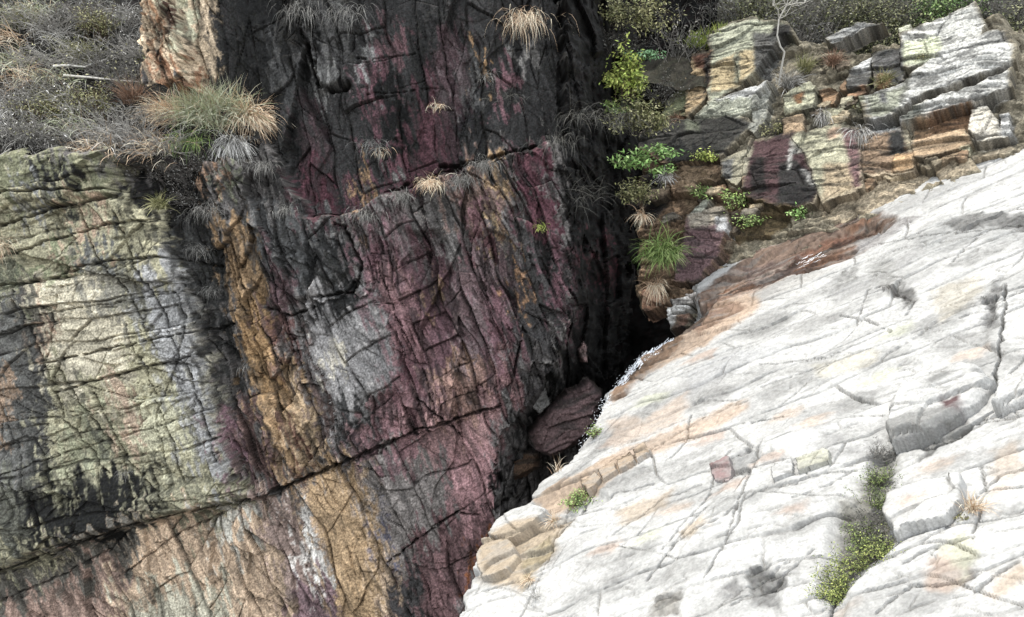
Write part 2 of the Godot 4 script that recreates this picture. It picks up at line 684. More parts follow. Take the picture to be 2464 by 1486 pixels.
	cp([820, 440, 940, 420, 1060, 350, 1100, 380, 930, 450, 830, 505], 84, 56, 62, 0.2)
	cp([1205, 110, 1260, 110, 1230, 260, 1190, 250], 104, 74, 80, 0.15)
	cp([900, 10, 975, 30, 960, 120, 910, 120], 92, 66, 70, 0.2)
	cp([700, -200, 830, -200, 830, 60, 820, 180, 745, 150, 710, 30], 76, 75, 74, 0.2)
	cp([845, 50, 890, 50, 885, 205, 850, 100], 122, 121, 119, 0.12)
	cp([1075, 80, 1140, 100, 1160, 230, 1090, 210], 84, 83, 82, 0.2)
	cp([1240, 20, 1290, 50, 1300, 130, 1255, 150], 112, 109, 106, 0.15)
	cp([1145, 90, 1170, 100, 1170, 150, 1148, 150], 160, 125, 85, 0.08)
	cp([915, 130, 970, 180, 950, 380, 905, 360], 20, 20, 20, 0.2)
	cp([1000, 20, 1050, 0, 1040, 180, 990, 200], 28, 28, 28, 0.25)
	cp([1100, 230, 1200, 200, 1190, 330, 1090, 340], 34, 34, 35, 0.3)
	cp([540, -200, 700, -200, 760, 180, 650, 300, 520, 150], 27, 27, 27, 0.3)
	cp([620, 60, 720, 140, 740, 260, 660, 250], 58, 58, 58, 0.3)
	cp([730, 150, 830, 170, 810, 200, 745, 195], 105, 104, 102, 0.1)
	cp([860, 360, 880, 370, 878, 500, 862, 480], 150, 118, 84, 0.1)
	cp([680, 200, 760, 260, 800, 420, 720, 400], 74, 52, 57, 0.4, 0.5)
	cp([1060, 20, 1130, 20, 1110, 330, 1040, 380, 960, 420], 78, 50, 57, 0.5, 0.45)
	# between the ledge line and the cleft
	cp([1060, 410, 1210, 370, 1235, 430, 1215, 560, 1120, 545], 104, 84, 76, 0.2)
	cp([1170, 390, 1222, 378, 1216, 465, 1190, 450], 158, 130, 94, 0.12)
	cp([1240, 355, 1330, 335, 1345, 560, 1272, 565], 84, 52, 60, 0.15)
	cp([1110, 500, 1200, 480, 1190, 580, 1130, 605], 112, 80, 84, 0.2)
	cp([1180, 540, 1215, 550, 1210, 600], 165, 138, 100, 0.08)
	cp([1240, 560, 1370, 560, 1375, 760, 1300, 850, 1245, 800], 58, 56, 56, 0.25)
	cp([1330, 570, 1372, 580, 1360, 790, 1340, 780], 90, 62, 69, 0.12)
	cp([1250, 640, 1272, 650, 1270, 720, 1255, 720], 160, 120, 84, 0.08)
	cp([1270, 880, 1320, 860, 1320, 950, 1290, 1000, 1265, 960], 84, 83, 82, 0.15)
	# below the long crack
	cp([-400, 1600, -400, 1480, 0, 1375, 330, 1255, 640, 1192, 830, 1112, 900, 1100, 940, 1250, 960, 1700], 180, 154, 126, 0.2)
	cp([0, 1375, 250, 1300, 330, 1260, 270, 1400, 200, 1700, -300, 1700], 152, 126, 112, 0.3)
	cp([-300, 1400, 100, 1340, 330, 1258, 420, 1240, 300, 1340, 0, 1450], 100, 96, 88, 0.25)
	cp([280, 1420, 420, 1380, 560, 1420, 570, 1600, 260, 1600], 180, 174, 152, 0.3)
	cp([480, 1240, 620, 1195, 660, 1250, 500, 1300], 176, 172, 160, 0.2)
	cp([600, 1190, 720, 1180, 770, 1330, 800, 1600, 740, 1600, 640, 1290], 148, 126, 116, 0.25)
	cp([740, 1150, 850, 1125, 905, 1300, 925, 1600, 800, 1600, 765, 1300], 160, 132, 96, 0.2)
	cp([694, 1195, 722, 1190, 752, 1290, 778, 1380, 812, 1600, 776, 1600, 740, 1380, 714, 1290], 214, 208, 200, 0.06)
	cp([700, 1400, 790, 1400, 850, 1600, 700, 1600], 130, 104, 108, 0.3)
	cp([860, 1112, 1060, 1080, 1085, 1230, 965, 1335, 895, 1250], 116, 109, 105, 0.25)
	cp([900, 1190, 925, 1220, 945, 1350, 930, 1350, 905, 1260], 94, 92, 108, 0.08)
	cp([960, 1330, 1080, 1250, 1175, 1250, 1155, 1400, 1100, 1600, 940, 1600], 100, 74, 75, 0.25)
	cp([950, 1345, 1015, 1370, 1035, 1600, 955, 1600], 58, 56, 56, 0.2)
	cp([1080, 1100, 1195, 1080, 1188, 1240, 1120, 1245], 148, 110, 112, 0.2)
	cp([1120, 1390, 1182, 1250, 1195, 1285, 1152, 1425], 116, 68, 36, 0.15)
	# varnished rock in the cleft, with the shade of its depth painted in
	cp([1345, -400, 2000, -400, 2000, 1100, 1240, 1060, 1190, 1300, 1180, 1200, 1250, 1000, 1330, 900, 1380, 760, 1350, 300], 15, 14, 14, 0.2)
	cp([1425, 520, 1450, 520, 1445, 640, 1428, 620], 70, 36, 42, 0.1)
	cp([1480, 560, 1510, 580, 1500, 690, 1485, 680], 62, 32, 38, 0.1)
	cp([1380, 60, 1420, 80, 1400, 330, 1375, 300], 36, 34, 34, 0.2)
	cp([1385, 620, 1400, 640, 1400, 800, 1386, 760], 58, 40, 44, 0.1)
	cp([1250, 860, 1330, 850, 1310, 960, 1250, 1040], 58, 54, 54, 0.2, 0.8)
	cp([280, 385, 480, 380, 540, 500, 480, 560, 400, 520, 310, 470], 30, 29, 28, 0.25)
	# the orange pillar on the slope
	cp([320, -120, 470, -120, 500, 220, 360, 230], 186, 164, 134, 0.1)
	cp([340, -100, 378, -100, 392, 110, 360, 80], 150, 112, 80, 0.1)
	cp([405, -100, 432, -100, 424, 100, 408, 90], 196, 192, 160, 0.08)
	cp([384, 0, 404, 0, 402, 120, 388, 100], 96, 70, 58, 0.06)
	cp([370, 125, 398, 140, 402, 160, 375, 165], 24, 22, 20, 0.06)
	cp([384, 160, 480, 140, 480, 215, 380, 215], 148, 108, 78, 0.12)
	# standing proud or back
	cl([280, 390, 480, 385, 470, 500, 400, 540, 310, 480], -0.5, 0.3)
	cl([-400, 372, 280, 368, 400, 520, 520, 900, 575, 1150, 640, 1190, 330, 1258, -400, 1500], 0.65, 0.5)
	cl([-400, 372, 270, 368, 300, 470, 150, 500, -400, 500], 0.25, 0.2)
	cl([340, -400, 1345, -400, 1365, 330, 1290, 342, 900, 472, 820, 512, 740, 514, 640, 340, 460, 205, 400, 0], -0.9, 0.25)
	cl([600, -300, 840, -300, 830, 190, 750, 196, 700, 60], 0.35, 0.15)
	cl([395, 490, 520, 545, 540, 780, 578, 900, 570, 1000, 530, 880, 480, 750, 420, 620], -0.35, 0.25)
	cl([530, 540, 605, 520, 640, 600, 625, 740, 700, 850, 765, 930, 820, 1090, 700, 1145, 640, 1000, 600, 850, 560, 700], 0.22, 0.25)
	cl([760, 722, 900, 700, 960, 860, 972, 935, 880, 960, 840, 1080, 790, 960, 755, 830], 0.34, 0.5)
	cl([985, 560, 1060, 560, 1100, 700, 1100, 820, 1050, 780, 1000, 650], -0.3, 0.25)
	cl([600, 480, 830, 540, 855, 640, 760, 715, 650, 730, 620, 600], 0.25, 0.25)
	cl([1110, 560, 1230, 570, 1245, 850, 1200, 860], -0.25, 0.25)
	cl([-400, 1900, -400, 1500, 0, 1378, 330, 1258, 640, 1194, 830, 1114, 1000, 1045, 1200, 985, 1200, 1900], -0.22, 0.08)
	# kinds of jointing; 9 is bare soil above the cliff
	ck([-400, 340, 300, 350, 400, 520, 520, 900, 575, 1150, 640, 1190, 330, 1258, -400, 1500], 1)
	ck([340, -400, 1345, -400, 1365, 330, 1290, 342, 900, 472, 820, 512, 740, 514, 640, 340, 460, 205, 400, 0], 2)
	ck([-400, 1900, -400, 1500, 0, 1378, 330, 1258, 640, 1194, 830, 1114, 1000, 1045, 1200, 985, 1200, 1900], 3)
	ck([760, 722, 900, 700, 960, 860, 972, 935, 880, 960, 840, 1080, 790, 960, 755, 830], 7)
	ck([-600, -600, 330, -600, 345, 200, 470, 210, 640, 345, 600, 384, 480, 384, 330, 392, 278, 368, -600, 370], 9)
	# open cracks
	cc([-300, 1470, 0, 1372, 330, 1254, 640, 1192, 830, 1110, 1000, 1040, 1200, 980], 0.07, 0.45)
	cc([640, 1192, 830, 1112, 950, 1060], 0.10, 0.5)
	cc([740, 514, 840, 505, 930, 450, 1060, 400, 1290, 338], 0.07, 0.4)
	cc([1050, 385, 1150, 375, 1290, 340], 0.10, 0.5)
	cc([0, 640, 130, 590, 290, 545, 400, 530], 0.05, 0.3)
	cc([10, 690, 140, 680, 240, 640, 400, 620, 520, 640], 0.05, 0.3)
	cc([100, 760, 300, 730, 460, 700], 0.03, 0.2)
	cc([130, 870, 280, 840, 470, 800, 560, 780], 0.045, 0.3)
	cc([160, 940, 300, 900, 480, 855], 0.045, 0.25)
	cc([30, 550, 170, 505, 300, 480], 0.06, 0.35)
	cc([0, 480, 140, 470, 300, 465], 0.05, 0.3)
	cc([190, 640, 160, 760, 130, 900], 0.03, 0.2)
	cc([440, 690, 470, 800, 400, 1000, 420, 1100], 0.03, 0.2)
	cc([160, 880, 260, 1020, 330, 1100], 0.03, 0.2)
	cc([210, 500, 260, 620, 330, 700, 400, 830], 0.04, 0.25)
	cc([60, 700, 130, 860, 180, 1000, 290, 1130], 0.04, 0.25)
	cc([300, 520, 350, 640, 420, 760, 500, 960, 540, 1100], 0.04, 0.25)
	cc([30, 960, 80, 1100, 110, 1240], 0.035, 0.2)
	cc([20, 1140, 160, 1090, 330, 1040, 470, 1000], 0.03, 0.2)
	cc([250, 940, 330, 1100, 420, 1190], 0.03, 0.2)
	cc([330, 780, 420, 1000, 460, 1130], 0.03, 0.2)
	cc([700, 0, 725, 100, 750, 190, 810, 205, 830, 190], 0.10, 0.5)
	cc([845, 120, 950, 108, 990, 100], 0.03, 0.2)
	cc([870, 210, 990, 195, 1060, 190], 0.03, 0.2)
	cc([760, 740, 700, 760, 640, 740], 0.05, 0.35)
	cc([830, 545, 870, 640, 850, 705, 760, 715], 0.07, 0.4)
	cc([530, 560, 560, 660, 600, 760], 0.035, 0.25)
	cc([560, 590, 590, 680, 640, 800, 700, 900], 0.035, 0.25)
	cc([640, 600, 680, 760, 740, 900], 0.035, 0.25)
	cc([900, 610, 950, 760, 1010, 880, 1050, 1000], 0.03, 0.2)
	cc([1000, 960, 1090, 1030, 1110, 1060], 0.04, 0.3)
	cc([270, 1400, 420, 1290, 560, 1230], 0.04, 0.2)
	cc([330, 1256, 250, 1330, 120, 1400, -50, 1470], 0.035, 0.2)
	cc([540, 1300, 610, 1380, 720, 1486], 0.025, 0.12)
	cc([930, 1360, 1010, 1300, 1100, 1240, 1150, 1250], 0.04, 0.3)

	var cl_node := thing("cliff", Vector3.ZERO)
	cl_node.set_meta("kind", "structure")
	tag(cl_node, "shaded fractured rock cliff on the left side of the gorge", "cliff")
	cl_node.remove_meta("category")
	var names := ["jointed_ribs", "bedded_buttress", "dark_wall", "lower_face", "shade_painted_cleft"]
	var said := ["ochre, grey and mauve steeply jointed middle of the cliff", "beige and olive bedded buttress at the left", "almost black upper wall with dull purple streaks", "tan lower face below the long slanting crack", "dark varnished rock turning into the cleft, its deep shade painted in"]  # the cleft part carries shade in its vertex colour
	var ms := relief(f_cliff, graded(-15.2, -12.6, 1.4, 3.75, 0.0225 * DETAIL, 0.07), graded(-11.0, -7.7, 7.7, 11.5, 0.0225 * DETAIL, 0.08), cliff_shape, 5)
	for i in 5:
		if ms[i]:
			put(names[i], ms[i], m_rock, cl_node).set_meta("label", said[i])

	stone(f_cliff, k_cliff, "rock_pillar", "cream and orange rock pillar at the top left beside the dark wall", [328, -90, 418, -90, 410, 60, 462, 180, 424, 202, 388, 197, 385, 160, 352, 90], 0.6, 0.25, 0.025, [], "", -1.1)
	# rocks caught low in the gorge
	stone(f_cliff, k_cliff, "boulder", "dark purple slanting rock caught in the gorge behind the slab rim", [1275, 1050, 1330, 985, 1425, 925, 1460, 950, 1450, 1030, 1400, 1090, 1330, 1120, 1285, 1100], 0.7, 0.3, 0.03, [84, 66, 66], "", -1.3)
	stone(f_cliff, k_cliff, "rock_block", "brown wet rock low in the gorge under the purple slanting rock", [1195, 1160, 1230, 1120, 1300, 1110, 1310, 1150, 1240, 1190], 0.5, 0.3, 0.03, [76, 58, 44], "", -1.6)
	stone(f_cliff, k_cliff, "stone", "small pale pinkish stone stuck high in the black cleft", [1400, 850, 1415, 820, 1428, 845, 1424, 880, 1408, 878], 0.4, 0.15, 0.03, [140, 112, 110], "", -1.5)
	stone(f_cliff, k_cliff, "rock_block", "grey flake standing at the edge of the black cleft above the purple rock", [1290, 935, 1318, 930, 1325, 980, 1300, 1010, 1282, 990], 0.4, 0.1, 0.03, [96, 94, 92], "", -0.9)


func cliff_shape(a: float, b: float) -> void:
	var w1 := n_slow.get_noise_2d(a * 2.0, b * 2.0)
	var w2 := n_mid.get_noise_2d(a, b)
	var w3 := n_mid.get_noise_2d(a + 40.0, b + 11.0)
	var w4 := n_fine.get_noise_2d(a, b)
	var w5 := n_grain.get_noise_2d(a * 0.8 + 9.0, b * 0.8)
	var pa := a + w2 * 0.22 + w4 * 0.13 + w5 * 0.05
	var pb := b + w3 * 0.40 + w1 * 0.25 - w4 * 0.13
	var kind := k_cliff.kind_at(a + w2 * 0.2, b + w3 * 0.25 + w4 * 0.05)
	var x := a - cleft_edge(b) - w2 * 0.15
	if kind == 9:
		out_k = -1
		kind = 1
	elif x > 0.0:
		kind = 4
		out_k = 4
		if a > 3.35 - 0.13 * b + w3 * 0.5 + w1 * 0.4:
			out_k = -1
	else:
		out_k = 0 if kind == 7 else kind
	jointed(kind, a, b)
	var cut := k_cliff.cut_at(a, b)
	out_h = k_cliff.lift_at(a + w2 * 0.12, b + w3 * 0.12) + jt_h - cut
	if x > 0.0:
		out_h -= x * 1.8
	pa += jt_sml * 0.10 + jt_big * 0.10
	pb += jt_sml * 0.16 + jt_big * 0.22
	var run := n_strk.get_noise_2d(a * 3.4 - b * 1.1 + 70.0, b * 0.55) # stains run down with the water
	pb += run * 0.85
	pa += run * 0.28
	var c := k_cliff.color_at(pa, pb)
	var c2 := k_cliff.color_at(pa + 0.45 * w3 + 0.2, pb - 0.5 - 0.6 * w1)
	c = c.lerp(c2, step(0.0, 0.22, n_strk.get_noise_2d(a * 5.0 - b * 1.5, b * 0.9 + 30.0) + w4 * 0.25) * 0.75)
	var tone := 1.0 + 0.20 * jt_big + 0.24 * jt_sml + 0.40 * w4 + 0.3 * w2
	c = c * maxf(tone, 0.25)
	# dark crust in streaks down the joints, and darker colour along the cracks
	var crusty: float = [0.62, 0.30, 0.6, 0.42, 0.5, 0.0, 0.0, 0.3][kind]
	var crust := step(0.06, 0.34, jt_streak + w2 * 0.35 + jt_sml * 0.06)
	c = c.lerp(Color(0.022, 0.022, 0.021), crust * crusty)
	c = c.lerp(Color(0.016, 0.014, 0.012), clampf(jt_crack * 0.62 + jt_vein * 0.5 + step(0.0, 0.2, cut) * 0.6, 0.0, 0.9))
	var speck := n_grain.get_noise_2d(a * 0.9 + 5.0, b * 0.9)
	c = c * maxf(0.2, 1.0 + speck * 0.5)
	out_c = c


# ------------------------------------------------------------------ the pale slab
const KS := 0.435


func sp(xy: Array, r: float, g: float, b: float, soft := 0.2, amount := 1.0) -> void:
	k_slab.each(outline(f_slab, xy), soft, 0, tint(r, g, b, KS), amount)


func sl(xy: Array, amount: float, soft := 0.2) -> void:
	k_slab.each(outline(f_slab, xy), soft, 1, Color.BLACK, amount)


func sc(xy: Array, width: float, depth: float) -> void:
	k_slab.crack(outline(f_slab, xy), width, depth, n_wob)


var rim_line: PackedVector2Array


func rim_at(u: float) -> float:
	for i in rim_line.size() - 1:
		if u < rim_line[i + 1].x:
			var t := (u - rim_line[i].x) / (rim_line[i + 1].x - rim_line[i].x)
			return lerpf(rim_line[i].y, rim_line[i + 1].y, clampf(t, 0.0, 1.0))
	return rim_line[rim_line.size() - 1].y



func build_slab() -> void:
	k_slab = Chart.new(Vector2(-2.5, -9), Vector2(18.5, 11), 0.08, tint(247, 246, 243, KS), 0.022)
	rim_line = outline(f_slab, [1060, 1560, 1100, 1486, 1150, 1400, 1155, 1345, 1180, 1290, 1205, 1250, 1290, 1205, 1312, 1160, 1392, 1095, 1440, 1020, 1470, 940, 1540, 862, 1640, 800, 1700, 745])
	rim_line.insert(0, Vector2(-3, 10.5))
	rim_line.append(Vector2(14.5, 1.9))
	rim_line.append(Vector2(19, 1.9))
	# weathering stains, plus painted shade about the banded boulder
	sp([2200, 575, 2300, 520, 2500, 525, 2500, 600, 2350, 585, 2250, 625], 214, 214, 212, 0.3)
	sp([2270, 545, 2330, 512, 2480, 510, 2480, 560, 2380, 545, 2310, 560], 150, 149, 147, 0.2)
	sp([1980, 700, 2100, 650, 2220, 590, 2240, 610, 2110, 690, 2010, 730], 214, 213, 211, 0.2)
	sp([2125, 690, 2160, 680, 2210, 725, 2180, 745], 150, 148, 145, 0.12)
	sp([2000, 665, 2050, 640, 2070, 670, 2020, 700], 190, 189, 186, 0.12)
	sp([2090, 640, 2150, 620, 2170, 700, 2120, 690], 205, 204, 200, 0.15)
	sp([1800, 1390, 1850, 1358, 1888, 1392, 1872, 1480, 1812, 1455], 150, 149, 147, 0.08)
	sp([1732, 1420, 1770, 1405, 1790, 1430, 1750, 1450], 190, 188, 186, 0.08)
	sp([1745, 1110, 1790, 1080, 1838, 1088, 1812, 1142, 1762, 1150], 190, 189, 187, 0.08)
	sp([1580, 1440, 1640, 1420, 1640, 1486, 1570, 1486], 185, 180, 172, 0.12)
	sp([2200, 1065, 2330, 1010, 2340, 1030, 2210, 1110], 165, 164, 160, 0.1)  # shadow below the banded boulder, painted grey
	sp([2140, 1050, 2240, 1010, 2330, 1000, 2325, 1015, 2240, 1058, 2150, 1085], 186, 185, 182, 0.1)  # shaded underside of the same boulder, put in as grey
	sp([2280, 985, 2320, 975, 2325, 1000, 2290, 1010], 128, 98, 100, 0.06)
	sp([2240, 950, 2300, 920, 2310, 935, 2250, 965], 170, 169, 166, 0.1)
	sp([2370, 720, 2400, 660, 2412, 700, 2396, 822, 2370, 815], 150, 149, 148, 0.08)
	sp([1950, 1000, 2060, 1080, 2110, 1060, 2120, 1100, 2000, 1110], 222, 221, 219, 0.2)
	sp([2010, 1210, 2060, 1190, 2110, 1080, 2150, 1090, 2140, 1300, 2010, 1410], 165, 162, 152, 0.2)
	sp([1640, 900, 1760, 840, 1900, 830, 1760, 900, 1650, 960], 228, 228, 228, 0.4)
	sp([1700, 700, 1900, 640, 2000, 650, 1850, 720, 1720, 780], 234, 231, 226, 0.3)
	sp([2250, 800, 2400, 790, 2480, 880, 2400, 930, 2260, 870], 215, 214, 211, 0.3)
	sp([1290, 1220, 1450, 1060, 1500, 1000, 1480, 1060, 1340, 1200], 205, 204, 201, 0.2)
	for q in [[1560, 1000], [1650, 1130], [1880, 930], [1980, 900], [2060, 960], [2250, 780], [1900, 1280], [1780, 1220], [1640, 1380], [2240, 1450], [2420, 1250], [1960, 780], [1840, 780], [1700, 960], [1520, 1340], [1420, 1430], [2100, 860], [2350, 620], [2180, 1180], [1500, 1150]]:
		sp([q[0] - 70, q[1] + 26, q[0] - 10, q[1] - 14, q[0] + 80, q[1] - 36, q[0] + 60, q[1] - 6, q[0] - 20, q[1] + 30], 196, 195, 192, 0.25, 0.8)
	for q in [[1480, 1060], [1560, 970], [1700, 1050], [1850, 1110], [1950, 1020], [1620, 1230], [1750, 1180], [1900, 1240], [2240, 1120], [2400, 1200], [2320, 860], [2100, 910], [1880, 1000], [1560, 1300], [1450, 1330], [2200, 1240], [2420, 1420], [2000, 1480], [1680, 860], [2150, 800]]:
		var odd: int = (q[0] + q[1]) % 3
		var tn: Array = [[248, 226, 206], [238, 240, 214], [244, 218, 200]][odd]
		sp([q[0] - 45, q[1] + 20, q[0], q[1] - 12, q[0] + 55, q[1] - 26, q[0] + 30, q[1] + 4], tn[0], tn[1], tn[2], 0.16, 0.85)
	# rusty and buff stains
	sp([1150, 1310, 1250, 1270, 1380, 1245, 1330, 1340, 1250, 1420, 1160, 1400], 226, 204, 174, 0.25)
	sp([1280, 1205, 1470, 1100, 1560, 1055, 1530, 1120, 1410, 1200, 1330, 1240], 226, 198, 170, 0.15)
	sp([1480, 1092, 1600, 1040, 1800, 955, 1790, 990, 1610, 1080, 1530, 1110], 246, 220, 196, 0.2)
	sp([1460, 1010, 1560, 1010, 1660, 940, 1640, 1010, 1480, 1080], 246, 226, 208, 0.3)
	sp([1590, 770, 1800, 690, 1840, 735, 1700, 830, 1500, 920, 1470, 970], 232, 202, 174, 0.25)
	sp([1460, 965, 1480, 925, 1550, 855, 1630, 800, 1650, 815, 1560, 885, 1490, 960], 168, 136, 110, 0.12)
	sp([2220, 1392, 2280, 1342, 2340, 1392, 2320, 1420, 2230, 1432], 240, 216, 198, 0.12)
	sp([2390, 1400, 2470, 1360, 2490, 1400, 2400, 1450], 240, 220, 198, 0.15)
	sp([2270, 1330, 2340, 1290, 2370, 1350, 2310, 1410], 236, 234, 208, 0.15)
	sp([2380, 1090, 2450, 1060, 2470, 1140, 2400, 1160], 238, 222, 205, 0.15)
	sp([1480, 1230, 1580, 1190, 1620, 1180, 1600, 1230, 1500, 1270], 240, 222, 200, 0.15)
	sp([1640, 1290, 1700, 1250, 1720, 1270, 1660, 1310], 242, 224, 200, 0.1)
	sp([2250, 700, 2370, 660, 2350, 720, 2260, 780], 238, 230, 214, 0.2)
	sp([1950, 880, 2100, 840, 2110, 870, 1990, 910], 246, 240, 224, 0.2)
	sp([1360, 1195, 1420, 1150, 1440, 1165, 1370, 1225], 165, 138, 110, 0.08)
	sp([1260, 1330, 1340, 1290, 1330, 1330, 1250, 1420], 196, 178, 142, 0.15)
	# the stream bed along the foot of the ledge
	sp([1630, 800, 1690, 700, 1800, 615, 1960, 545, 2110, 505, 2170, 525, 2080, 605, 1950, 645, 1800, 695, 1700, 765], 164, 136, 118, 0.2)
	sp([1780, 640, 1960, 590, 1950, 640, 1800, 690], 146, 122, 112, 0.15)
	sp([1905, 600, 1960, 580, 2010, 560, 2000, 574, 1950, 600], 156, 112, 90, 0.1)
	sp([1960, 575, 2050, 545, 2060, 552, 1990, 580], 158, 114, 92, 0.06)
	sp([1880, 618, 1960, 598, 1950, 612, 1890, 630], 142, 104, 86, 0.08)
	sp([1650, 790, 1760, 730, 1800, 740, 1690, 810], 172, 140, 116, 0.1)
	sp([1800, 575, 2000, 508, 2110, 480, 2090, 510, 1960, 548, 1830, 600], 206, 198, 186, 0.15)
	sp([2050, 560, 2160, 520, 2220, 520, 2100, 600, 2040, 610], 196, 192, 190, 0.15)
	var rs := RandomNumberGenerator.new()
	rs.seed = 7
	for i in 46:
		var t := rs.randf()
		var x := lerpf(1690, 2080, t) + rs.randfn(0, 10)
		var y := lerpf(745, 545, t) + rs.randfn(0, 22.0 - t * 8.0)
		var ln := rs.randf_range(30, 80)
		var tone: Array = [[116, 84, 66], [196, 176, 160], [92, 70, 60], [178, 128, 96], [140, 112, 100]][rs.randi() % 5]
		sp([x - ln, y + ln * 0.48, x, y - 3, x + ln, y - ln * 0.5, x, y + 4], tone[0], tone[1], tone[2], 0.05, 0.8)
	# steps and hollows
	sl([1150, 1400, 1260, 1330, 1400, 1240, 1470, 1200, 1390, 1160, 1290, 1210, 1150, 1310], -0.10, 0.15)
	sl([1640, 790, 1700, 705, 1800, 630, 1960, 570, 2080, 530, 2150, 530, 2060, 610, 1900, 660, 1740, 735], -0.16, 0.3)
	sl([2370, 830, 2412, 690, 2560, 600, 2560, 880, 2420, 870], 0.08, 0.1)
	sl([2180, 860, 2420, 830, 2560, 880, 2560, 1100, 2400, 980, 2300, 900], 0.05, 0.15)
	sl([2010, 1220, 2060, 1190, 2115, 1070, 2150, 1080, 2140, 1310, 2000, 1450, 1970, 1420], -0.12, 0.3)
	sl([1795, 1390, 1850, 1355, 1892, 1392, 1874, 1486, 1810, 1460], -0.04, 0.06)
	sl([1740, 1115, 1790, 1080, 1840, 1088, 1812, 1145, 1760, 1155], -0.08, 0.06)
	sl([2150, 1330, 2460, 1150, 2700, 1300, 2500, 1700, 2000, 1700, 2040, 1420], 0.08, 0.12)
	sl([1560, 1486, 1700, 1240, 1840, 1060, 2000, 990, 2110, 1080, 2010, 1220, 1970, 1430, 1900, 1600], 0.05, 0.15)
	# open cracks
	for q in [[1420, 1185, 1560, 1087, 1680, 1012, 1800, 965], [1400, 1165, 1500, 1095, 1560, 1060], [1600, 1330, 1700, 1210, 1735, 1120, 1760, 1080], [1755, 1300, 1840, 1060], [1620, 1320, 1740, 1260, 1850, 1180],
			[2470, 705, 2210, 800, 2000, 870, 1830, 930], [1985, 1500, 2012, 1420, 2030, 1380], [2000, 1440, 2160, 1312, 2300, 1275, 2345, 1205, 2405, 1150, 2480, 1125], [2345, 1435, 2480, 1350],
			[2300, 960, 2400, 935, 2480, 860], [2395, 940, 2412, 830, 2425, 690], [1340, 1300, 1400, 1240, 1480, 1190, 1570, 1165], [1250, 1486, 1340, 1300, 1380, 1180], [1560, 1400, 1700, 1230],
			[2100, 590, 2250, 570, 2480, 540], [1830, 880, 2000, 855, 2150, 790], [2140, 1060, 2240, 1070, 2400, 1000, 2480, 985], [1480, 1290, 1600, 1200, 1690, 1170], [1760, 1460, 1850, 1420, 1960, 1330],
			[2110, 1480, 2200, 1420, 2330, 1410, 2480, 1340], [2180, 1370, 2250, 1330, 2350, 1310], [1700, 1400, 1780, 1270, 1800, 1200], [1640, 1060, 1760, 1020, 1900, 1000], [1900, 1210, 2000, 1170, 2060, 1130],
			[1660, 1000, 1650, 1060, 1600, 1110], [2060, 780, 2090, 700, 2140, 690], [2140, 700, 2200, 730, 2180, 760], [2020, 760, 2080, 770, 2150, 800], [2290, 640, 2360, 570, 2400, 550],
			[1500, 960, 1640, 900, 1760, 860], [1880, 1180, 1990, 1140, 2060, 1135], [2360, 1120, 2380, 1200, 2350, 1300]]:
		sc(q, 0.024, 0.10)
	for q in [[2000, 1440, 2160, 1312, 2300, 1275, 2345, 1205], [2395, 940, 2412, 830, 2425, 690], [2150, 1075, 2250, 1065, 2400, 985], [1345, 1300, 1395, 1235, 1440, 1160], [1985, 1500, 2012, 1420]]:
		sc(q, 0.032, 0.2)
	var d := DETAIL
	var node := thing("rock_slab", Vector3.ZERO)
	node.set_meta("kind", "structure")
	node.set_meta("label", "broad pale sunlit granite slab sloping down to the cleft on the right")
	var ms := relief(f_slab, spread(-2.2, 17.6, 0.018 * d, 0.036 * d), spread(-8.0, 10.8, 0.026 * d, 0.0225 * d), slab_shape, 2)
	put("pale_face", ms[0], m_slab, node)
	put("undercut_rim", ms[1], m_slab, node)
	slab_far = true
	ms = relief(f_slab, spread(-6.0, 19.0, 0.11, 0.11), spread(-20.0, 2.5, 0.11, 0.11), slab_shape, 1, Vector3.UP * 0.03)
	slab_far = false
	put("pale_face", ms[0], m_slab, node).position = Vector3.ZERO
	# loose and half loose blocks on it
	stone(f_slab, k_slab, "boulder", "white banded boulder jutting from the slab above the leafy strip", [2150, 985, 2210, 915, 2290, 893, 2370, 905, 2402, 935, 2350, 990, 2240, 1052, 2152, 1082, 2140, 1040], 0.26, 0.20, 0.02)
	stone(f_slab, k_slab, "boulder", "smooth grey-fronted block beside the lower half of the leafy strip", [2142, 1215, 2230, 1180, 2328, 1168, 2330, 1235, 2295, 1280, 2165, 1312, 2136, 1255], 0.26, 0.09, 0.02)
	stone(f_slab, k_slab, "boulder", "low white block wedged right of the banded boulder at the picture edge", [2408, 940, 2440, 925, 2520, 920, 2520, 985, 2400, 995], 0.25, 0.12, 0.022)
	stone(f_slab, k_slab, "boulder", "buff cracked boulder on the slab rim near the bottom", [1150, 1350, 1172, 1312, 1232, 1308, 1256, 1350, 1220, 1390, 1165, 1402], 0.18, 0.10, 0.022)
	stone(f_slab, k_slab, "boulder", "flat white-topped boulder on the slab rim below the dry grass", [1180, 1298, 1208, 1258, 1285, 1225, 1322, 1240, 1290, 1275, 1225, 1312], 0.16, 0.08, 0.022)
	stone(f_slab, k_slab, "stone", "small stone with a dull purple face on the slab", [1716, 1128, 1742, 1112, 1768, 1118, 1760, 1165, 1722, 1166], 0.12, 0.05, 0.02, [190, 158, 156])
	stone(f_slab, k_slab, "stone", "pale yellow brick-shaped block left of the leafy strip", [1922, 1118, 1990, 1092, 2006, 1098, 2002, 1124, 1930, 1148], 0.12, 0.05, 0.02, [236, 234, 210])
	stone(f_slab, k_slab, "stone", "white squarish block next to the pale yellow brick-shaped block", [1862, 1138, 1914, 1116, 1918, 1148, 1866, 1172], 0.11, 0.05, 0.02)
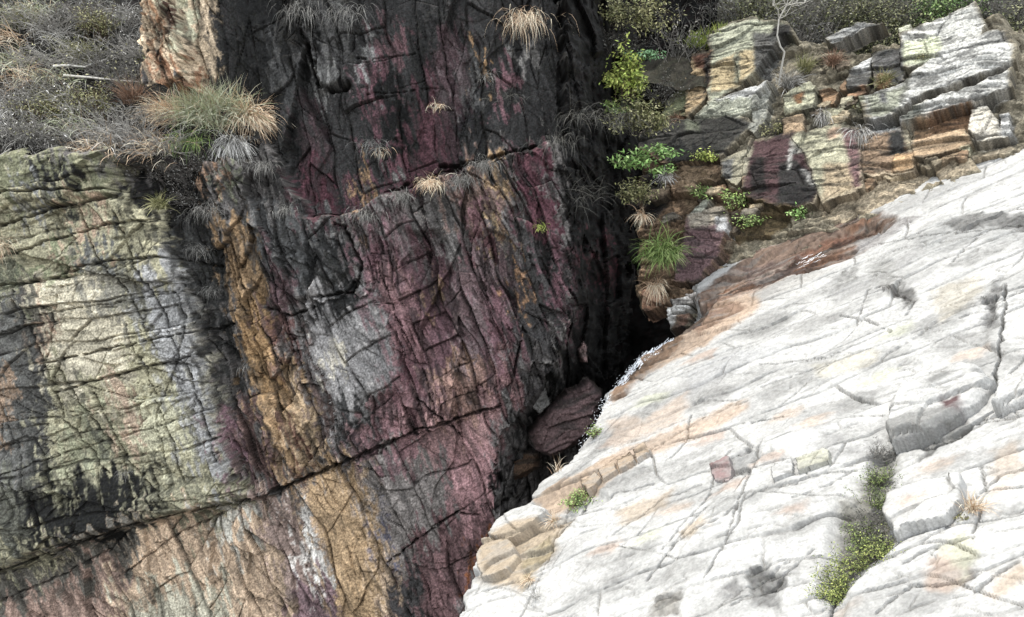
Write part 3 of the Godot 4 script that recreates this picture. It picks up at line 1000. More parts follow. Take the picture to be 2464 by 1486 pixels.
	var chain := [[1402, 1168, 1440, 1142, 1452, 1160, 1418, 1192], [1445, 1140, 1482, 1120, 1492, 1142, 1456, 1165], [1486, 1116, 1522, 1098, 1534, 1118, 1496, 1142], [1526, 1096, 1558, 1076, 1572, 1094, 1538, 1118]]
	var chain_say := ["lowest buff block in the row along the rusty crack", "second buff block from the bottom along the rusty crack", "third buff block from the bottom along the rusty crack", "topmost buff block in the row along the rusty crack"]
	for i in 4:
		stone(f_slab, k_slab, "stone", chain_say[i], chain[i], 0.13, 0.07, 0.022, [222, 196, 166], "buff blocks along the rusty crack")


var slab_far := false


func slab_shape(a: float, b: float) -> void:
	var w2 := n_mid.get_noise_2d(a, b)
	var w3 := n_mid.get_noise_2d(a + 40.0, b + 11.0)
	var w4 := n_fine.get_noise_2d(a, b)
	var rim := rim_at(a) + w2 * 0.22 + w4 * 0.06
	var t := b - rim
	if t > 1.9:
		out_k = -1
		return
	# leave out what lies far outside the place one can look at
	var line := -1.3 - a * 0.53
	if b > 9.6 - a * 0.2 + maxf(0.0, 2.0 - a) or (b > line + 0.25 if slab_far else b < line):
		out_k = -1
		return
	jointed(6, a, b)
	var cut := k_slab.cut_at(a, b)
	var c := k_slab.color_at(a + w2 * 0.12 + w4 * 0.05, b + w3 * 0.16)
	var bed := 1.0 - step(0.16, 0.34, c.g) # the stream has laid bare the thin beds
	out_h = k_slab.lift_at(a + w2 * 0.06, b + w3 * 0.06) + (jt_h + jt_cut) * (0.24 + bed * 0.9) - jt_cut * 0.9 + n_slow.get_noise_2d(a * 0.5, b * 0.35) * 0.12 - cut
	out_k = 0
	if t > 0.0:
		out_k = 1
		var e := 0.16 * (1.0 - exp(-t / 0.16))
		out_o = f_slab.v * (e - t) + Vector3.DOWN * (t - e) * 2.6 + Vector3.RIGHT * (t - e) * 0.7
	c = c * (1.0 + (0.04 + bed * 0.15) * jt_big + (0.05 + bed * 0.2) * jt_sml + (0.22 + bed * 0.3) * w4)
	var crust := step(0.16, 0.5, jt_streak + w2 * 0.3)
	c = c * (1.0 - 0.22 * step(-0.05, 0.45, n_slow.get_noise_2d(a * 2.2 + 80.0, b * 0.9) + w3 * 0.3) * (1.0 - bed))
	c = c.lerp(Color(0.25, 0.245, 0.235), crust * 0.32)
	c = c.lerp(Color(0.07, 0.062, 0.05), clampf(jt_crack * 0.42 + jt_vein * 0.16 + step(0.0, 0.10, cut) * 0.45, 0.0, 0.8))
	out_c = c


# ------------------------------------------------------------------ single rocks
var r_poly: PackedVector2Array
var r_chart: Chart
var r_thick := 0.0
var r_bevel := 0.0
var r_base := 0.0
var r_tilt := Vector2.ZERO
var r_mid := Vector2.ZERO
var r_kind := 5
var r_pale := false


func stone(f: Facet, chart: Chart, called: String, label: String, xy: Array, thick: float, bevel: float, st: float, rgb := [], group := "", base := 0.0, sc := 1.0, ox := 0.0, oy := 0.0, tilt := Vector2.ZERO) -> MeshInstance3D:
	r_poly = outline(f, xy, sc, ox, oy)
	if chart == k_ledge:
		var cen := Vector2.ZERO
		for p in r_poly:
			cen += p / r_poly.size()
		for i in r_poly.size():
			r_poly[i] = cen + (r_poly[i] - cen) * 1.10
	r_chart = chart
	r_thick = thick
	r_bevel = bevel
	r_base = base
	r_tilt = tilt
	r_pale = chart == k_slab
	r_kind = 6 if r_pale else 5
	if rgb.size():
		chart.each(r_poly, 0.08, 0, tint(rgb[0], rgb[1], rgb[2], KS if r_pale else KC), 1.0)
	var lo := r_poly[0]
	var hi := r_poly[0]
	r_mid = Vector2.ZERO
	for p in r_poly:
		lo = lo.min(p)
		hi = hi.max(p)
		r_mid += p / r_poly.size()
	var at := f.pt(r_mid.x, r_mid.y, base)
	var m := relief(f, spread(lo.x - 0.12, hi.x + 0.12, st * DETAIL, st * DETAIL), spread(lo.y - 0.12, hi.y + 0.12, st * DETAIL, st * DETAIL), stone_shape, 1, at)
	var o := put(called, m[0], m_slab if r_pale else m_rock, self)
	o.position = at
	tag(o, label, "rock", group)
	return o


func stone_shape(a: float, b: float) -> void:
	var w2 := n_mid.get_noise_2d(a, b)
	var w3 := n_mid.get_noise_2d(a + 40.0, b + 11.0)
	var w4 := n_fine.get_noise_2d(a, b)
	var d := r_chart.inside(r_poly, Vector2(a + w2 * (0.04 if r_pale else 0.07), b + w3 * (0.04 if r_pale else 0.07))) + w4 * (0.004 if r_pale else 0.015)
	if d < -0.07:
		out_k = -1
		return
	out_k = 0
	jointed(r_kind, a, b)
	var p := clampf((d + 0.05) / (r_bevel * (0.75 + 0.25 * jt_sml)), 0.0, 1.0)
	var e := r_tilt.dot(Vector2(a, b) - r_mid)
	out_h = r_base + (r_thick + e) * (p * 0.75 + 0.25 * (1.0 - (1.0 - p) * (1.0 - p))) + jt_h * (0.75 if r_pale else 0.6)
	if d < 0.0:
		out_h = r_base - 0.35
	var c := r_chart.color_at(a + w2 * 0.06 + w4 * 0.03, b + w3 * 0.08)
	if r_pale:
		c = c * (1.0 + 0.05 * jt_sml + 0.2 * w4)
		c = c.lerp(Color(0.25, 0.245, 0.235), step(0.1, 0.45, jt_streak + w2 * 0.4) * 0.4)
		c = c.lerp(Color(0.07, 0.062, 0.05), clampf(jt_crack * 0.46 + jt_vein * 0.25, 0.0, 0.8))
	else:
		c = c * maxf(0.3, 1.0 + 0.12 * jt_big + 0.16 * jt_sml + 0.4 * w4 + 0.2 * w2)
		c = c.lerp(Color(0.03, 0.03, 0.028), step(0.05, 0.36, jt_streak + w2 * 0.45) * 0.62)
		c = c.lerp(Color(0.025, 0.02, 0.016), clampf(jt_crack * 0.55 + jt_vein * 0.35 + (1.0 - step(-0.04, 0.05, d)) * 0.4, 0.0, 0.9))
		c = c * (1.0 + n_grain.get_noise_2d(a * 0.9, b * 0.9) * 0.3)
	out_c = c


# ------------------------------------------------------------------ the ledge of boulders
const KL := 1.0
const ZS := 0.3873
const ZX := 1509.8


func lp(xy: Array, r: float, g: float, b: float, soft := 0.12, amount := 1.0) -> void:
	k_ledge.each(outline(f_ledge, xy, ZS, ZX), soft * 0.7, 0, tint(r, g, b, KL), amount)


func lb(called: String, label: String, xy: Array, thick: float, bevel: float, tilt := Vector2.ZERO, base := 0.0) -> void:
	stone(f_ledge, k_ledge, called, label, xy, thick * 0.62, maxf(0.06, thick * 0.12), 0.024, [], "", base, ZS, ZX, 0.0, tilt)


var ledge_edge: PackedVector2Array


func build_ledge() -> void:
	var c0 := meet(f_ledge, 1450, -100)
	var c1 := meet(f_ledge, 2650, 950)
	var lo := c0.min(c1) - Vector2(1, 1)
	var hi := c0.max(c1) + Vector2(1, 1)
	k_ledge = Chart.new(lo, hi, 0.08, tint(118, 110, 92, KC), 0.04)
	ledge_edge = outline(f_ledge, [120, 800, 330, 560, 540, 300, 760, 230, 1100, 260, 1400, 330, 1750, 270, 2150, 120, 2320, 120, 2480, 300, 2560, 900, 2400, 1050, 1500, 1500, 300, 2100, 100, 2000, 60, 1300], ZS, ZX)
	lp([60, 900, 300, 1050, 640, 1000, 760, 1100, 700, 1500, 300, 2100, 60, 2000], 128, 104, 80)
	lp([300, 1080, 440, 1000, 620, 1130, 640, 1190, 430, 1420], 140, 118, 92)
	lp([80, 1040, 240, 1080, 240, 1300, 120, 1480], 26, 24, 23, 0.3)
	lp([700, 1200, 1000, 1300, 1160, 1290, 900, 1480, 640, 1500], 96, 82, 56, 0.2)
	lp([1050, 600, 1500, 560, 1480, 850, 1100, 880], 112, 106, 90, 0.3)
	lp([1150, 1290, 1500, 1130, 2150, 980, 2350, 900, 2420, 960, 1900, 1180, 1300, 1420], 166, 150, 124, 0.2)
	# blocks, painted first
	lp([1735, 290, 2170, 100, 2240, 230, 2190, 330, 2000, 390, 1800, 490, 1735, 470], 200, 199, 192)
	lp([1740, 330, 1950, 300, 2000, 390, 1800, 485, 1735, 470], 196, 200, 168)
	lp([1500, 650, 1760, 570, 1900, 440, 2150, 320, 2350, 270, 2410, 400, 2400, 480, 2220, 525, 1850, 665, 1740, 750, 1590, 795, 1520, 770], 192, 191, 186)
	lp([1520, 660, 1740, 600, 1730, 740, 1590, 790, 1530, 770], 150, 152, 134)
	lp([1600, 640, 1640, 640, 1650, 720, 1600, 720], 100, 100, 100, 0.1)
	lp([1740, 560, 1780, 560, 1760, 700, 1730, 700], 120, 120, 110, 0.06)
	lp([1730, 800, 1870, 720, 2210, 600, 2395, 500, 2390, 640, 2240, 690, 2050, 750, 1870, 815, 1745, 835], 196, 195, 190)
	lp([1740, 770, 1870, 730, 1870, 815, 1740, 835], 110, 112, 104)
	lp([1790, 830, 2180, 695, 2160, 850, 1860, 910, 1800, 925], 150, 120, 88)
	lp([1890, 790, 2160, 700, 2120, 800, 1890, 870], 122, 92, 66, 0.1)
	lp([1780, 920, 2110, 845, 2150, 930, 2060, 975, 1850, 1030, 1790, 1005], 180, 152, 118)
	lp([2140, 740, 2240, 690, 2350, 850, 2370, 895, 2200, 920, 2140, 860], 214, 206, 190)
	lp([2325, 760, 2400, 735, 2410, 890, 2340, 890], 190, 190, 188)
	lp([540, 640, 560, 280, 640, 235, 800, 185, 1010, 205, 1060, 290, 960, 310, 830, 510, 700, 610, 560, 700], 168, 170, 146)
	lp([560, 470, 700, 400, 820, 370, 830, 500, 700, 610, 560, 640], 186, 166, 124)
	lp([700, 400, 740, 390, 740, 560, 700, 580], 140, 140, 118, 0.1)
	lp([810, 260, 1060, 270, 960, 330, 930, 520, 830, 520], 92, 91, 88)
	lp([940, 210, 1050, 215, 1060, 290, 940, 300], 44, 43, 42, 0.1)
	lp([390, 520, 440, 380, 565, 365, 550, 600, 480, 700, 395, 760], 180, 154, 114)
	lp([430, 380, 560, 365, 555, 560, 520, 600, 500, 470, 440, 460], 96, 66, 52, 0.1)
	lp([510, 400, 565, 380, 540, 620, 500, 620], 50, 46, 44, 0.08)
	lp([380, 790, 560, 695, 930, 585, 850, 665, 835, 750, 700, 780, 560, 770], 188, 190, 170)
	lp([560, 690, 930, 585, 840, 680], 208, 208, 206, 0.1)
	lp([80, 930, 190, 795, 390, 775, 700, 765, 820, 820, 750, 880, 610, 1010, 300, 1060], 66, 65, 62)
	lp([380, 780, 460, 790, 480, 860, 400, 850], 110, 114, 96, 0.15)
	lp([820, 680, 920, 600, 900, 760, 820, 880, 780, 850], 150, 150, 140)
	lp([1000, 630, 1160, 545, 1195, 590, 1185, 725, 1000, 760], 186, 184, 154)
	lp([1060, 640, 1130, 600, 1130, 650, 1080, 700], 150, 110, 74, 0.06)
	lp([990, 770, 1125, 745, 1130, 865, 985, 900], 184, 156, 122)
	lp([935, 780, 1000, 770, 985, 900, 935, 900], 58, 57, 56, 0.08)
	lp([750, 1240, 760, 1090, 800, 920, 1055, 870, 1140, 1010, 1230, 1190, 1170, 1300, 960, 1320], 92, 68, 70)
	lp([780, 1070, 870, 1030, 900, 1230, 800, 1230], 46, 42, 42, 0.15)
	lp([970, 1060, 1090, 1040, 1230, 1190, 1170, 1300, 965, 1320], 50, 48, 48, 0.12)
	lp([1030, 910, 1140, 900, 1180, 1010, 1060, 1010], 142, 138, 130, 0.12)
	lp([1030, 960, 1055, 965, 1045, 1090, 1030, 1120], 184, 182, 176, 0.05)
	lp([1090, 1090, 1120, 1090, 1210, 1190, 1190, 1210], 176, 174, 170, 0.05)
	lp([1130, 1010, 1050, 885, 1310, 825, 1455, 845, 1475, 1210, 1240, 1290], 186, 182, 152)
	lp([1240, 1060, 1470, 1060, 1475, 1210, 1240, 1290], 180, 160, 128, 0.2)
	lp([1350, 840, 1455, 845, 1475, 1210, 1430, 1220], 128, 98, 98, 0.12)
	lp([1270, 850, 1340, 830, 1340, 900, 1280, 910], 196, 164, 136, 0.1)
	lp([610, 1010, 800, 950, 770, 1110, 700, 1180, 600, 1130], 172, 166, 142)
	lp([600, 1050, 680, 1010, 670, 1150, 610, 1130], 112, 112, 110, 0.12)
	lp([1480, 880, 1740, 820, 1800, 1000, 1790, 1100, 1560, 1140, 1470, 1100], 140, 116, 92)
	lp([1640, 860, 1740, 840, 1740, 1000, 1640, 1000], 56, 56, 56, 0.12)
	lp([1730, 840, 1790, 840, 1790, 960, 1750, 980], 178, 166, 138, 0.06)
	lp([1480, 800, 1730, 770, 1740, 840, 1490, 880], 150, 150, 148, 0.1)
	lp([1675, 1010, 1795, 985, 1790, 1090, 1660, 1105], 198, 160, 114)
	lp([1540, 1120, 1790, 1080, 1780, 1130, 1560, 1170], 190, 170, 140, 0.08)
	lp([1850, 1040, 2080, 970, 2100, 1020, 1900, 1080], 192, 162, 124)
	lp([2080, 950, 2150, 930, 2150, 1010, 2080, 1020], 160, 158, 130)
	lp([1390, 480, 1545, 395, 1515, 570, 1380, 580], 108, 107, 104)
	lp([1540, 380, 1745, 325, 1745, 560, 1550, 580], 92, 91, 90)
	lp([1420, 440, 1540, 390, 1530, 480, 1420, 490], 190, 190, 188, 0.08)
	lp([1200, 600, 1320, 585, 1310, 690, 1230, 670], 160, 126, 92)
	lp([1370, 610, 1500, 560, 1500, 600, 1380, 660], 176, 132, 96)
	lp([1560, 500, 1660, 500, 1640, 600, 1560, 600], 150, 118, 80, 0.12)
	lp([1340, 640, 1430, 620, 1430, 700, 1350, 710], 186, 178, 150)
	lp([1430, 650, 1510, 640, 1500, 710, 1440, 720], 150, 152, 122)
	lp([1240, 720, 1370, 700, 1360, 800, 1240, 830], 168, 164, 136)
	lp([240, 560, 320, 500, 330, 550, 250, 600], 160, 160, 158)
	lp([250, 650, 380, 560, 400, 600, 390, 740, 240, 760], 124, 128, 94)
	lp([1690, 200, 1760, 180, 1790, 220, 1690, 240], 206, 208, 180)
	lp([1250, 270, 1450, 160, 1600, 170, 1480, 220, 1300, 300], 150, 150, 148)
	lp([400, 1380, 480, 1260, 535, 1260, 525, 1320, 440, 1390], 184, 186, 168)
	lp([320, 1790, 410, 1400, 620, 1330, 665, 1420, 600, 1620, 480, 1780], 116, 90, 92)
	lp([410, 1360, 650, 1320, 650, 1430, 430, 1480], 158, 148, 132, 0.12)
	lp([590, 1400, 650, 1380, 660, 1480, 600, 1500], 206, 206, 206, 0.08)
	lp([100, 1950, 110, 1830, 200, 1780, 240, 1830, 230, 1920, 130, 1960], 158, 118, 92)

	var st := 0.04 * DETAIL
	var node := thing("rock_ledge", Vector3.ZERO)
	node.set_meta("kind", "structure")
	node.set_meta("label", "bank of bedded boulders and earth behind the slab at the upper right")
	var ms := relief(f_ledge, spread(lo.x, hi.x, st, st), spread(lo.y, hi.y, st, st), ledge_shape, 1)
	put("bank", ms[0], m_rock, node)

	lb("boulder", "big white wedge-shaped boulder topmost at the right end of the ledge", [1740, 290, 2170, 108, 2232, 230, 2190, 325, 2000, 385, 1800, 482, 1738, 470], 0.8, 0.45)
	lb("boulder", "long pale slab of rock directly under the white wedge boulder", [1505, 655, 1760, 572, 1900, 440, 2150, 328, 2345, 278, 2402, 400, 2397, 475, 2220, 522, 1850, 662, 1740, 742, 1590, 792, 1525, 770], 0.85, 0.3)
	lb("boulder", "thin pale rock layer overhanging the orange-brown recess", [1738, 795, 1870, 722, 2210, 602, 2392, 505, 2385, 640, 2240, 684, 2050, 744, 1870, 812, 1748, 832], 0.95, 0.2)
	lb("rock_block", "orange-brown recessed face under the thin overhanging layer", [1792, 838, 2175, 705, 2155, 850, 1860, 908, 1800, 922], 0.18, 0.1)
	lb("rock_block", "tan pillow-shaped block below the orange-brown recess", [1790, 928, 2105, 850, 2145, 930, 2055, 972, 1850, 1024, 1796, 1002], 0.5, 0.2)
	lb("boulder", "rounded cream boulder at the right foot of the ledge", [2148, 745, 2240, 698, 2342, 850, 2362, 892, 2200, 914, 2146, 860], 0.6, 0.35)
	lb("boulder", "small round grey boulder farthest right at the ledge foot", [2330, 768, 2392, 740, 2402, 882, 2340, 884], 0.5, 0.3)
	lb("boulder", "large domed boulder with a tan face below the bare tree", [545, 635, 562, 288, 640, 240, 800, 190, 1000, 210, 1052, 290, 960, 305, 825, 505, 700, 604, 560, 692], 0.8, 0.3)
	lb("rock_block", "upright tan slab with a dark wet streak left of the domed boulder", [396, 522, 444, 386, 560, 370, 546, 600, 480, 692, 398, 755], 0.6, 0.2)
	lb("rock_block", "light grey sloping slab under the domed boulder", [388, 785, 560, 700, 922, 590, 842, 662, 832, 742, 700, 774, 560, 764], 0.75, 0.25, Vector2(0, -0.35))
	lb("rock_block", "blackened block under the light grey sloping slab", [95, 930, 192, 800, 390, 782, 700, 772, 812, 822, 742, 872, 602, 1002, 300, 1052], 0.6, 0.25)
	lb("rock_block", "narrow upright grey block right of the light grey sloping slab", [786, 850, 825, 690, 915, 606, 895, 760, 820, 872], 0.55, 0.15)
	lb("rock_block", "pale olive block with a brown notch in the middle of the ledge", [1005, 635, 1160, 552, 1190, 592, 1180, 722, 1005, 754], 0.6, 0.15)
	lb("rock_block", "ribbed tan block just below the pale olive notched block", [992, 774, 1120, 750, 1125, 860, 988, 894], 0.5, 0.12)
	lb("rock_block", "dark purple block with white veins at the ledge foot", [756, 1238, 764, 1092, 802, 926, 1052, 876, 1134, 1010, 1222, 1186, 1164, 1294, 960, 1314], 0.55, 0.2)
	lb("rock_block", "big beige cracked face right of the dark purple block", [1136, 1012, 1058, 888, 1310, 830, 1452, 850, 1470, 1204, 1232, 1284], 0.6, 0.2)
	lb("rock_block", "beige block with a grey left side left of the dark purple block", [612, 1012, 792, 956, 764, 1102, 700, 1172, 606, 1124], 0.4, 0.15)
	lb("rock_block", "brown block with a black stain under the long pale slab", [1488, 880, 1738, 826, 1792, 1000, 1782, 1094, 1560, 1134, 1476, 1094], 0.45, 0.15)
	lb("stone", "small rounded tan stone at the foot of the black-stained block", [1680, 1014, 1792, 990, 1786, 1084, 1664, 1100], 0.55, 0.2)
	lb("stone", "row of thin tan rock at the very foot of the ledge", [1856, 1044, 2074, 978, 2094, 1020, 1902, 1074], 0.4, 0.15)
	lb("stone", "small olive stone under the tan pillow-shaped block", [2084, 954, 2146, 934, 2146, 1008, 2084, 1016], 0.4, 0.2)
	lb("rock_block", "grey block with a white top in the upper middle of the ledge", [1392, 482, 1540, 400, 1510, 566, 1384, 576], 0.5, 0.15)
	lb("rock_block", "dark grey block left of the white wedge boulder", [1545, 384, 1740, 330, 1740, 556, 1555, 574], 0.5, 0.15)
	lb("stone", "orange stone right of the pale olive notched block", [1206, 604, 1316, 590, 1306, 686, 1234, 666], 0.4, 0.15)
	lb("stone", "thin orange stone under the grey white-topped block", [1374, 612, 1496, 566, 1496, 600, 1384, 656], 0.35, 0.1)
	lb("stone", "cream stone beside the thin orange stone", [1344, 644, 1426, 626, 1426, 698, 1354, 706], 0.4, 0.12)
	lb("stone", "mossy stone at the left tip of the long pale slab", [1434, 652, 1506, 644, 1498, 708, 1442, 716], 0.4, 0.12)
	lb("stone", "olive stone under the cream stone in the middle of the ledge", [1244, 724, 1366, 706, 1358, 796, 1244, 826], 0.4, 0.15)
	lb("stone", "small grey stone in the grass left of the upright tan slab", [244, 560, 318, 506, 326, 550, 254, 596], 0.3, 0.1)
	lb("rock_block", "mossy green block below the small grey stone left of the tan slab", [256, 652, 378, 568, 396, 604, 386, 736, 246, 756], 0.4, 0.15)
	lb("stone", "pale triangular stone in the grass left of the white wedge boulder", [1694, 204, 1760, 184, 1786, 220, 1694, 236], 0.3, 0.15)
	lb("boulder", "grey boulder among dry brush on top of the ledge", [1256, 270, 1450, 166, 1590, 174, 1480, 216, 1300, 296], 0.4, 0.2)
	lb("stone", "pale leaning stone above the purple boulder by the stream", [404, 1376, 482, 1266, 530, 1264, 522, 1318, 440, 1386], 0.45, 0.15)
	lb("boulder", "mauve boulder with a pale cap beside the stream outlet", [326, 1780, 414, 1404, 620, 1336, 658, 1420, 596, 1616, 480, 1770], 0.7, 0.35)
	lb("stone", "brown stone at the brink of the cleft under the green grass", [108, 1944, 116, 1836, 200, 1786, 234, 1832, 226, 1916, 134, 1954], 0.4, 0.25)
	var rf := RandomNumberGenerator.new()
	rf.seed = 91
	for i in 44:
		var x := rf.randf_range(640, 2120)
		var y := lerpf(1370, 985, (x - 640.0) / 1480.0) + rf.randf_range(-60, 40)
		if i >= 20:
			x = rf.randf_range(180, 700)
			y = rf.randf_range(1080, 1640)
		if i >= 34:
			x = rf.randf_range(1020, 1500)
			y = rf.randf_range(470, 860) - (x - 1020.0) * 0.2
		var wx := rf.randf_range(30, 75)
		var wy := rf.randf_range(18, 40)
		var tl := rf.randf_range(-0.4, -0.1)
		var q := []
		for k in 6:
			var g := TAU * k / 6.0 + rf.randf_range(-0.3, 0.3)
			q.append_array([x + cos(g) * wx, y + sin(g) * wy + cos(g) * wx * tl])
		var tone: Array = [[150, 136, 110], [176, 158, 126], [120, 112, 100], [96, 84, 70], [140, 112, 84]][rf.randi() % 5]
		var st2 := stone(f_ledge, k_ledge, "rock_block", "", q, rf.randf_range(0.14, 0.3), 0.06, 0.035, tone, "", 0.0, ZS, ZX)
		var keep := st2.position
		st2.remove_meta("label")
		st2.remove_meta("category")
		remove_child(st2)
		st2.name = "rock_block"
		node.add_child(st2, true)
		st2.position = keep
	var pile := [[290, 1960, 400, 1930, 440, 1960, 300, 2010], [300, 1900, 420, 1890, 450, 1930, 330, 1950], [400, 1880, 500, 1850, 510, 1890, 420, 1900], [290, 2020, 420, 1990, 430, 2060, 320, 2090]]
	var pile_say := ["white flat stone in the middle of the stack where the stream drops", "white flat stone second from top of the stack where the stream drops", "white flat stone topmost of the stack where the stream drops", "brown stone lowest of the stack where the stream drops"]
	for i in 4:
		var tone := [[206, 204, 200], [196, 190, 184], [190, 182, 176], [120, 92, 78]]
		stone(f_ledge, k_ledge, "stone", pile_say[i], pile[i], 0.35, 0.12, 0.03, tone[i], "stacked stones where the stream drops", 0.1, ZS, ZX)


func ledge_shape(a: float, b: float) -> void:
	var w2 := n_mid.get_noise_2d(a, b)
	var w3 := n_mid.get_noise_2d(a + 40.0, b + 11.0)
	var w4 := n_fine.get_noise_2d(a, b)
	var d := k_ledge.inside(ledge_edge, Vector2(a + w2 * 0.2, b + w3 * 0.2))
	if d < -0.5:
		out_k = -1
		return
	out_k = 0
	jointed(5, a, b)
	out_h = jt_h * 1.35 + 0.06
	if d < 0.25:
		out_h -= (0.25 - d) * (0.25 - d) * 2.5
	var c := k_ledge.color_at(a + w2 * 0.15, b + w3 * 0.2)
	c = c * maxf(0.3, 1.0 + 0.15 * jt_big + 0.2 * jt_sml + 0.5 * w4)
	c = c.lerp(Color(0.02, 0.018, 0.014), clampf(jt_crack * 0.5 + step(0.15, 0.45, jt_streak) * 0.5, 0.0, 0.85))
	out_c = c * (1.0 + n_grain.get_noise_2d(a, b) * 0.6)


# ------------------------------------------------------------------ ground behind: soil, hill, cleft
var s_col := Color.BLACK
var s_amp := 1.0


func ground_shape(a: float, b: float) -> void:
	jointed(5, a, b)
	out_k = 0
	out_h = (jt_h * 0.6 + n_slow.get_noise_2d(a, b) * 0.25) * s_amp
	out_c = s_col * (1.0 + 0.6 * n_fine.get_noise_2d(a, b) + 0.5 * n_mid.get_noise_2d(a, b))


func ground(called: String, label: String, f: Facet, xy: Array, st: float, col: Color, amp: float) -> void:
	s_col = col
	s_amp = amp
	var pts := outline(f, xy)
	var lo := pts[0]
	var hi := pts[0]
	for p in pts:
		lo = lo.min(p)
		hi = hi.max(p)
	var m := relief(f, spread(lo.x, hi.x, st, st), spread(lo.y, hi.y, st, st), ground_shape, 1)
	var o := put(called, m[0], m_rock, self, "structure")
	o.set_meta("label", label)


func build_far() -> void:
	ground("soil_slope", "dark earth slope under the dry brush at the upper left", f_soil, [-700, -500, 640, -500, 640, 385, -700, 385], 0.09, tint(34, 32, 29, KC), 1.0)
	ground("hillside", "dim brushy hillside rising behind the ledge", f_hill, [1250, -700, 3000, -700, 3000, 200, 1250, 200], 0.12, tint(48, 46, 38, KC), 1.2)
	var f_back := facet(spot(1500, 600, 30.0), Vector3(-0.25, 0.2, 1), Vector3.DOWN)
	ground("cleft_wall", "dark varnished rock at the back of the cleft, its shade painted black", f_back, [1100, -400, 1600, -400, 1600, 1600, 1100, 1600], 0.10, tint(17, 15, 15, KC), 2.0)  # black tint holds the shade of the cleft as well as varnish
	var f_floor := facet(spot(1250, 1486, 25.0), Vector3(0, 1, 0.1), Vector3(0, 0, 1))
	ground("gorge_floor", "black rock at the bottom of the gorge", f_floor, [700, 1800, 1900, 1800, 1900, 1100, 700, 1100], 0.12, tint(22, 20, 19, KC), 1.5)


# ------------------------------------------------------------------ plants
class Bits:
	# vertices of blades, leaves and twigs gathered for one mesh
	var vp := PackedVector3Array()
	var vn := PackedVector3Array()
	var vc := PackedColorArray()
	var idx := PackedInt32Array()

	func strip(line: PackedVector3Array, wide: float, side0: Vector3, col: Color, tip: Color) -> void:
		var n := line.size()
		var b := vp.size()
		for i in n:
			var t := float(i) / (n - 1)
			var d := (line[mini(i + 1, n - 1)] - line[maxi(i - 1, 0)]).normalized()
			var side := (side0 - d * side0.dot(d)).normalized()
			var w := wide * (1.0 - t * t * 0.92) * 0.5
			var nn := d.cross(side)
			vp.append(line[i] - side * w)
			vp.append(line[i] + side * w)
			vn.append(nn)
			vn.append(nn)
			var c := col.lerp(tip, t)
			vc.append(c)
			vc.append(c)
			if i:
				var q := b + i * 2
				idx.append_array([q - 2, q - 1, q, q - 1, q + 1, q])

	func tube(line: PackedVector3Array, r0: float, r1: float, col: Color, sides := 3) -> void:
		var n := line.size()
		var b := vp.size()
		for i in n:
			var d := (line[mini(i + 1, n - 1)] - line[maxi(i - 1, 0)]).normalized()
			var x := d.cross(Vector3(0.3, 0.2, 1.0)).normalized()
			var y := d.cross(x)
			var r := lerpf(r0, r1, float(i) / (n - 1))
			for k in sides:
				var g := TAU * k / sides
				var o := x * cos(g) + y * sin(g)
				vp.append(line[i] + o * r)
				vn.append(o)
				vc.append(col)
			if i:
				for k in sides:
					var p := b + (i - 1) * sides + k
					var q := b + (i - 1) * sides + (k + 1) % sides
					idx.append_array([p, p + sides, q, q, p + sides, q + sides])

	func leaf(at: Vector3, dir: Vector3, nrm: Vector3, length: float, wide: float, col: Color) -> void:
		var side := dir.cross(nrm).normalized()
		var nn := side.cross(dir).normalized()
		var b := vp.size()
		vp.append(at)
		vp.append(at + dir * length * 0.45 + side * wide * 0.5 - nn * wide * 0.12)
		vp.append(at + dir * length * 0.45 - side * wide * 0.5 - nn * wide * 0.12)
		vp.append(at + dir * length - nn * length * 0.12)
		for k in 4:
			vn.append((nn + side * (0.35 if k == 1 else (-0.35 if k == 2 else 0.0))).normalized())
			vc.append(col)
		idx.append_array([b, b + 3, b + 1, b, b + 2, b + 3])


func mesh_of(b: Bits) -> ArrayMesh:
	return solid(b.vp, b.vn, b.vc, b.idx)


func pal(cols: Array, k := 1.35) -> Array:
	var out := []
	for c in cols:
		out.append(tint(c[0], c[1], c[2], k))
	return out


var p_straw := pal([[178, 150, 120], [196, 176, 146], [160, 130, 100], [206, 196, 172]])
var p_silver := pal([[150, 158, 124], [172, 176, 150], [128, 138, 100], [188, 186, 164], [170, 150, 120]])
var p_grey := pal([[128, 126, 122], [154, 152, 148], [104, 102, 98], [176, 174, 170]])
var p_green := pal([[92, 118, 48], [118, 140, 62], [72, 98, 40], [134, 150, 84]])
var p_lime := pal([[140, 156, 52], [168, 176, 74], [116, 136, 44], [150, 160, 60]])
var p_olive := pal([[104, 104, 60], [128, 126, 82], [84, 88, 48], [142, 138, 98]])
var p_rust := pal([[130, 100, 80], [152, 124, 102], [108, 84, 68]])
var p_bright := pal([[100, 142, 58], [126, 166, 76], [84, 122, 50], [148, 178, 100]], 1.1)
var p_teal := pal([[96, 138, 92], [112, 152, 104], [80, 118, 76]])
var h_olive := pal([[96, 98, 62], [118, 118, 80], [70, 74, 42], [52, 56, 34]], 1.15)
var h_dark := pal([[60, 62, 46], [44, 46, 34], [80, 80, 60]], 0.9)
var h_green := pal([[84, 112, 50], [108, 132, 66], [62, 88, 38]], 1.2)
var s_green := pal([[92, 108, 48], [116, 130, 62], [70, 86, 36], [52, 62, 30]], 1.1)
var s_lime := pal([[124, 136, 52], [148, 154, 70], [98, 112, 42], [72, 84, 34]], 1.15)
var p_dull := pal([[104, 102, 98], [122, 120, 116], [84, 83, 80]])
var p_dim := pal([[58, 58, 54], [76, 75, 70], [44, 44, 42], [96, 94, 88]])
var n_plants := 0


func seeded() -> RandomNumberGenerator:
	var r := RandomNumberGenerator.new()
	n_plants += 1
	r.seed = 5000 + n_plants * 77
	return r


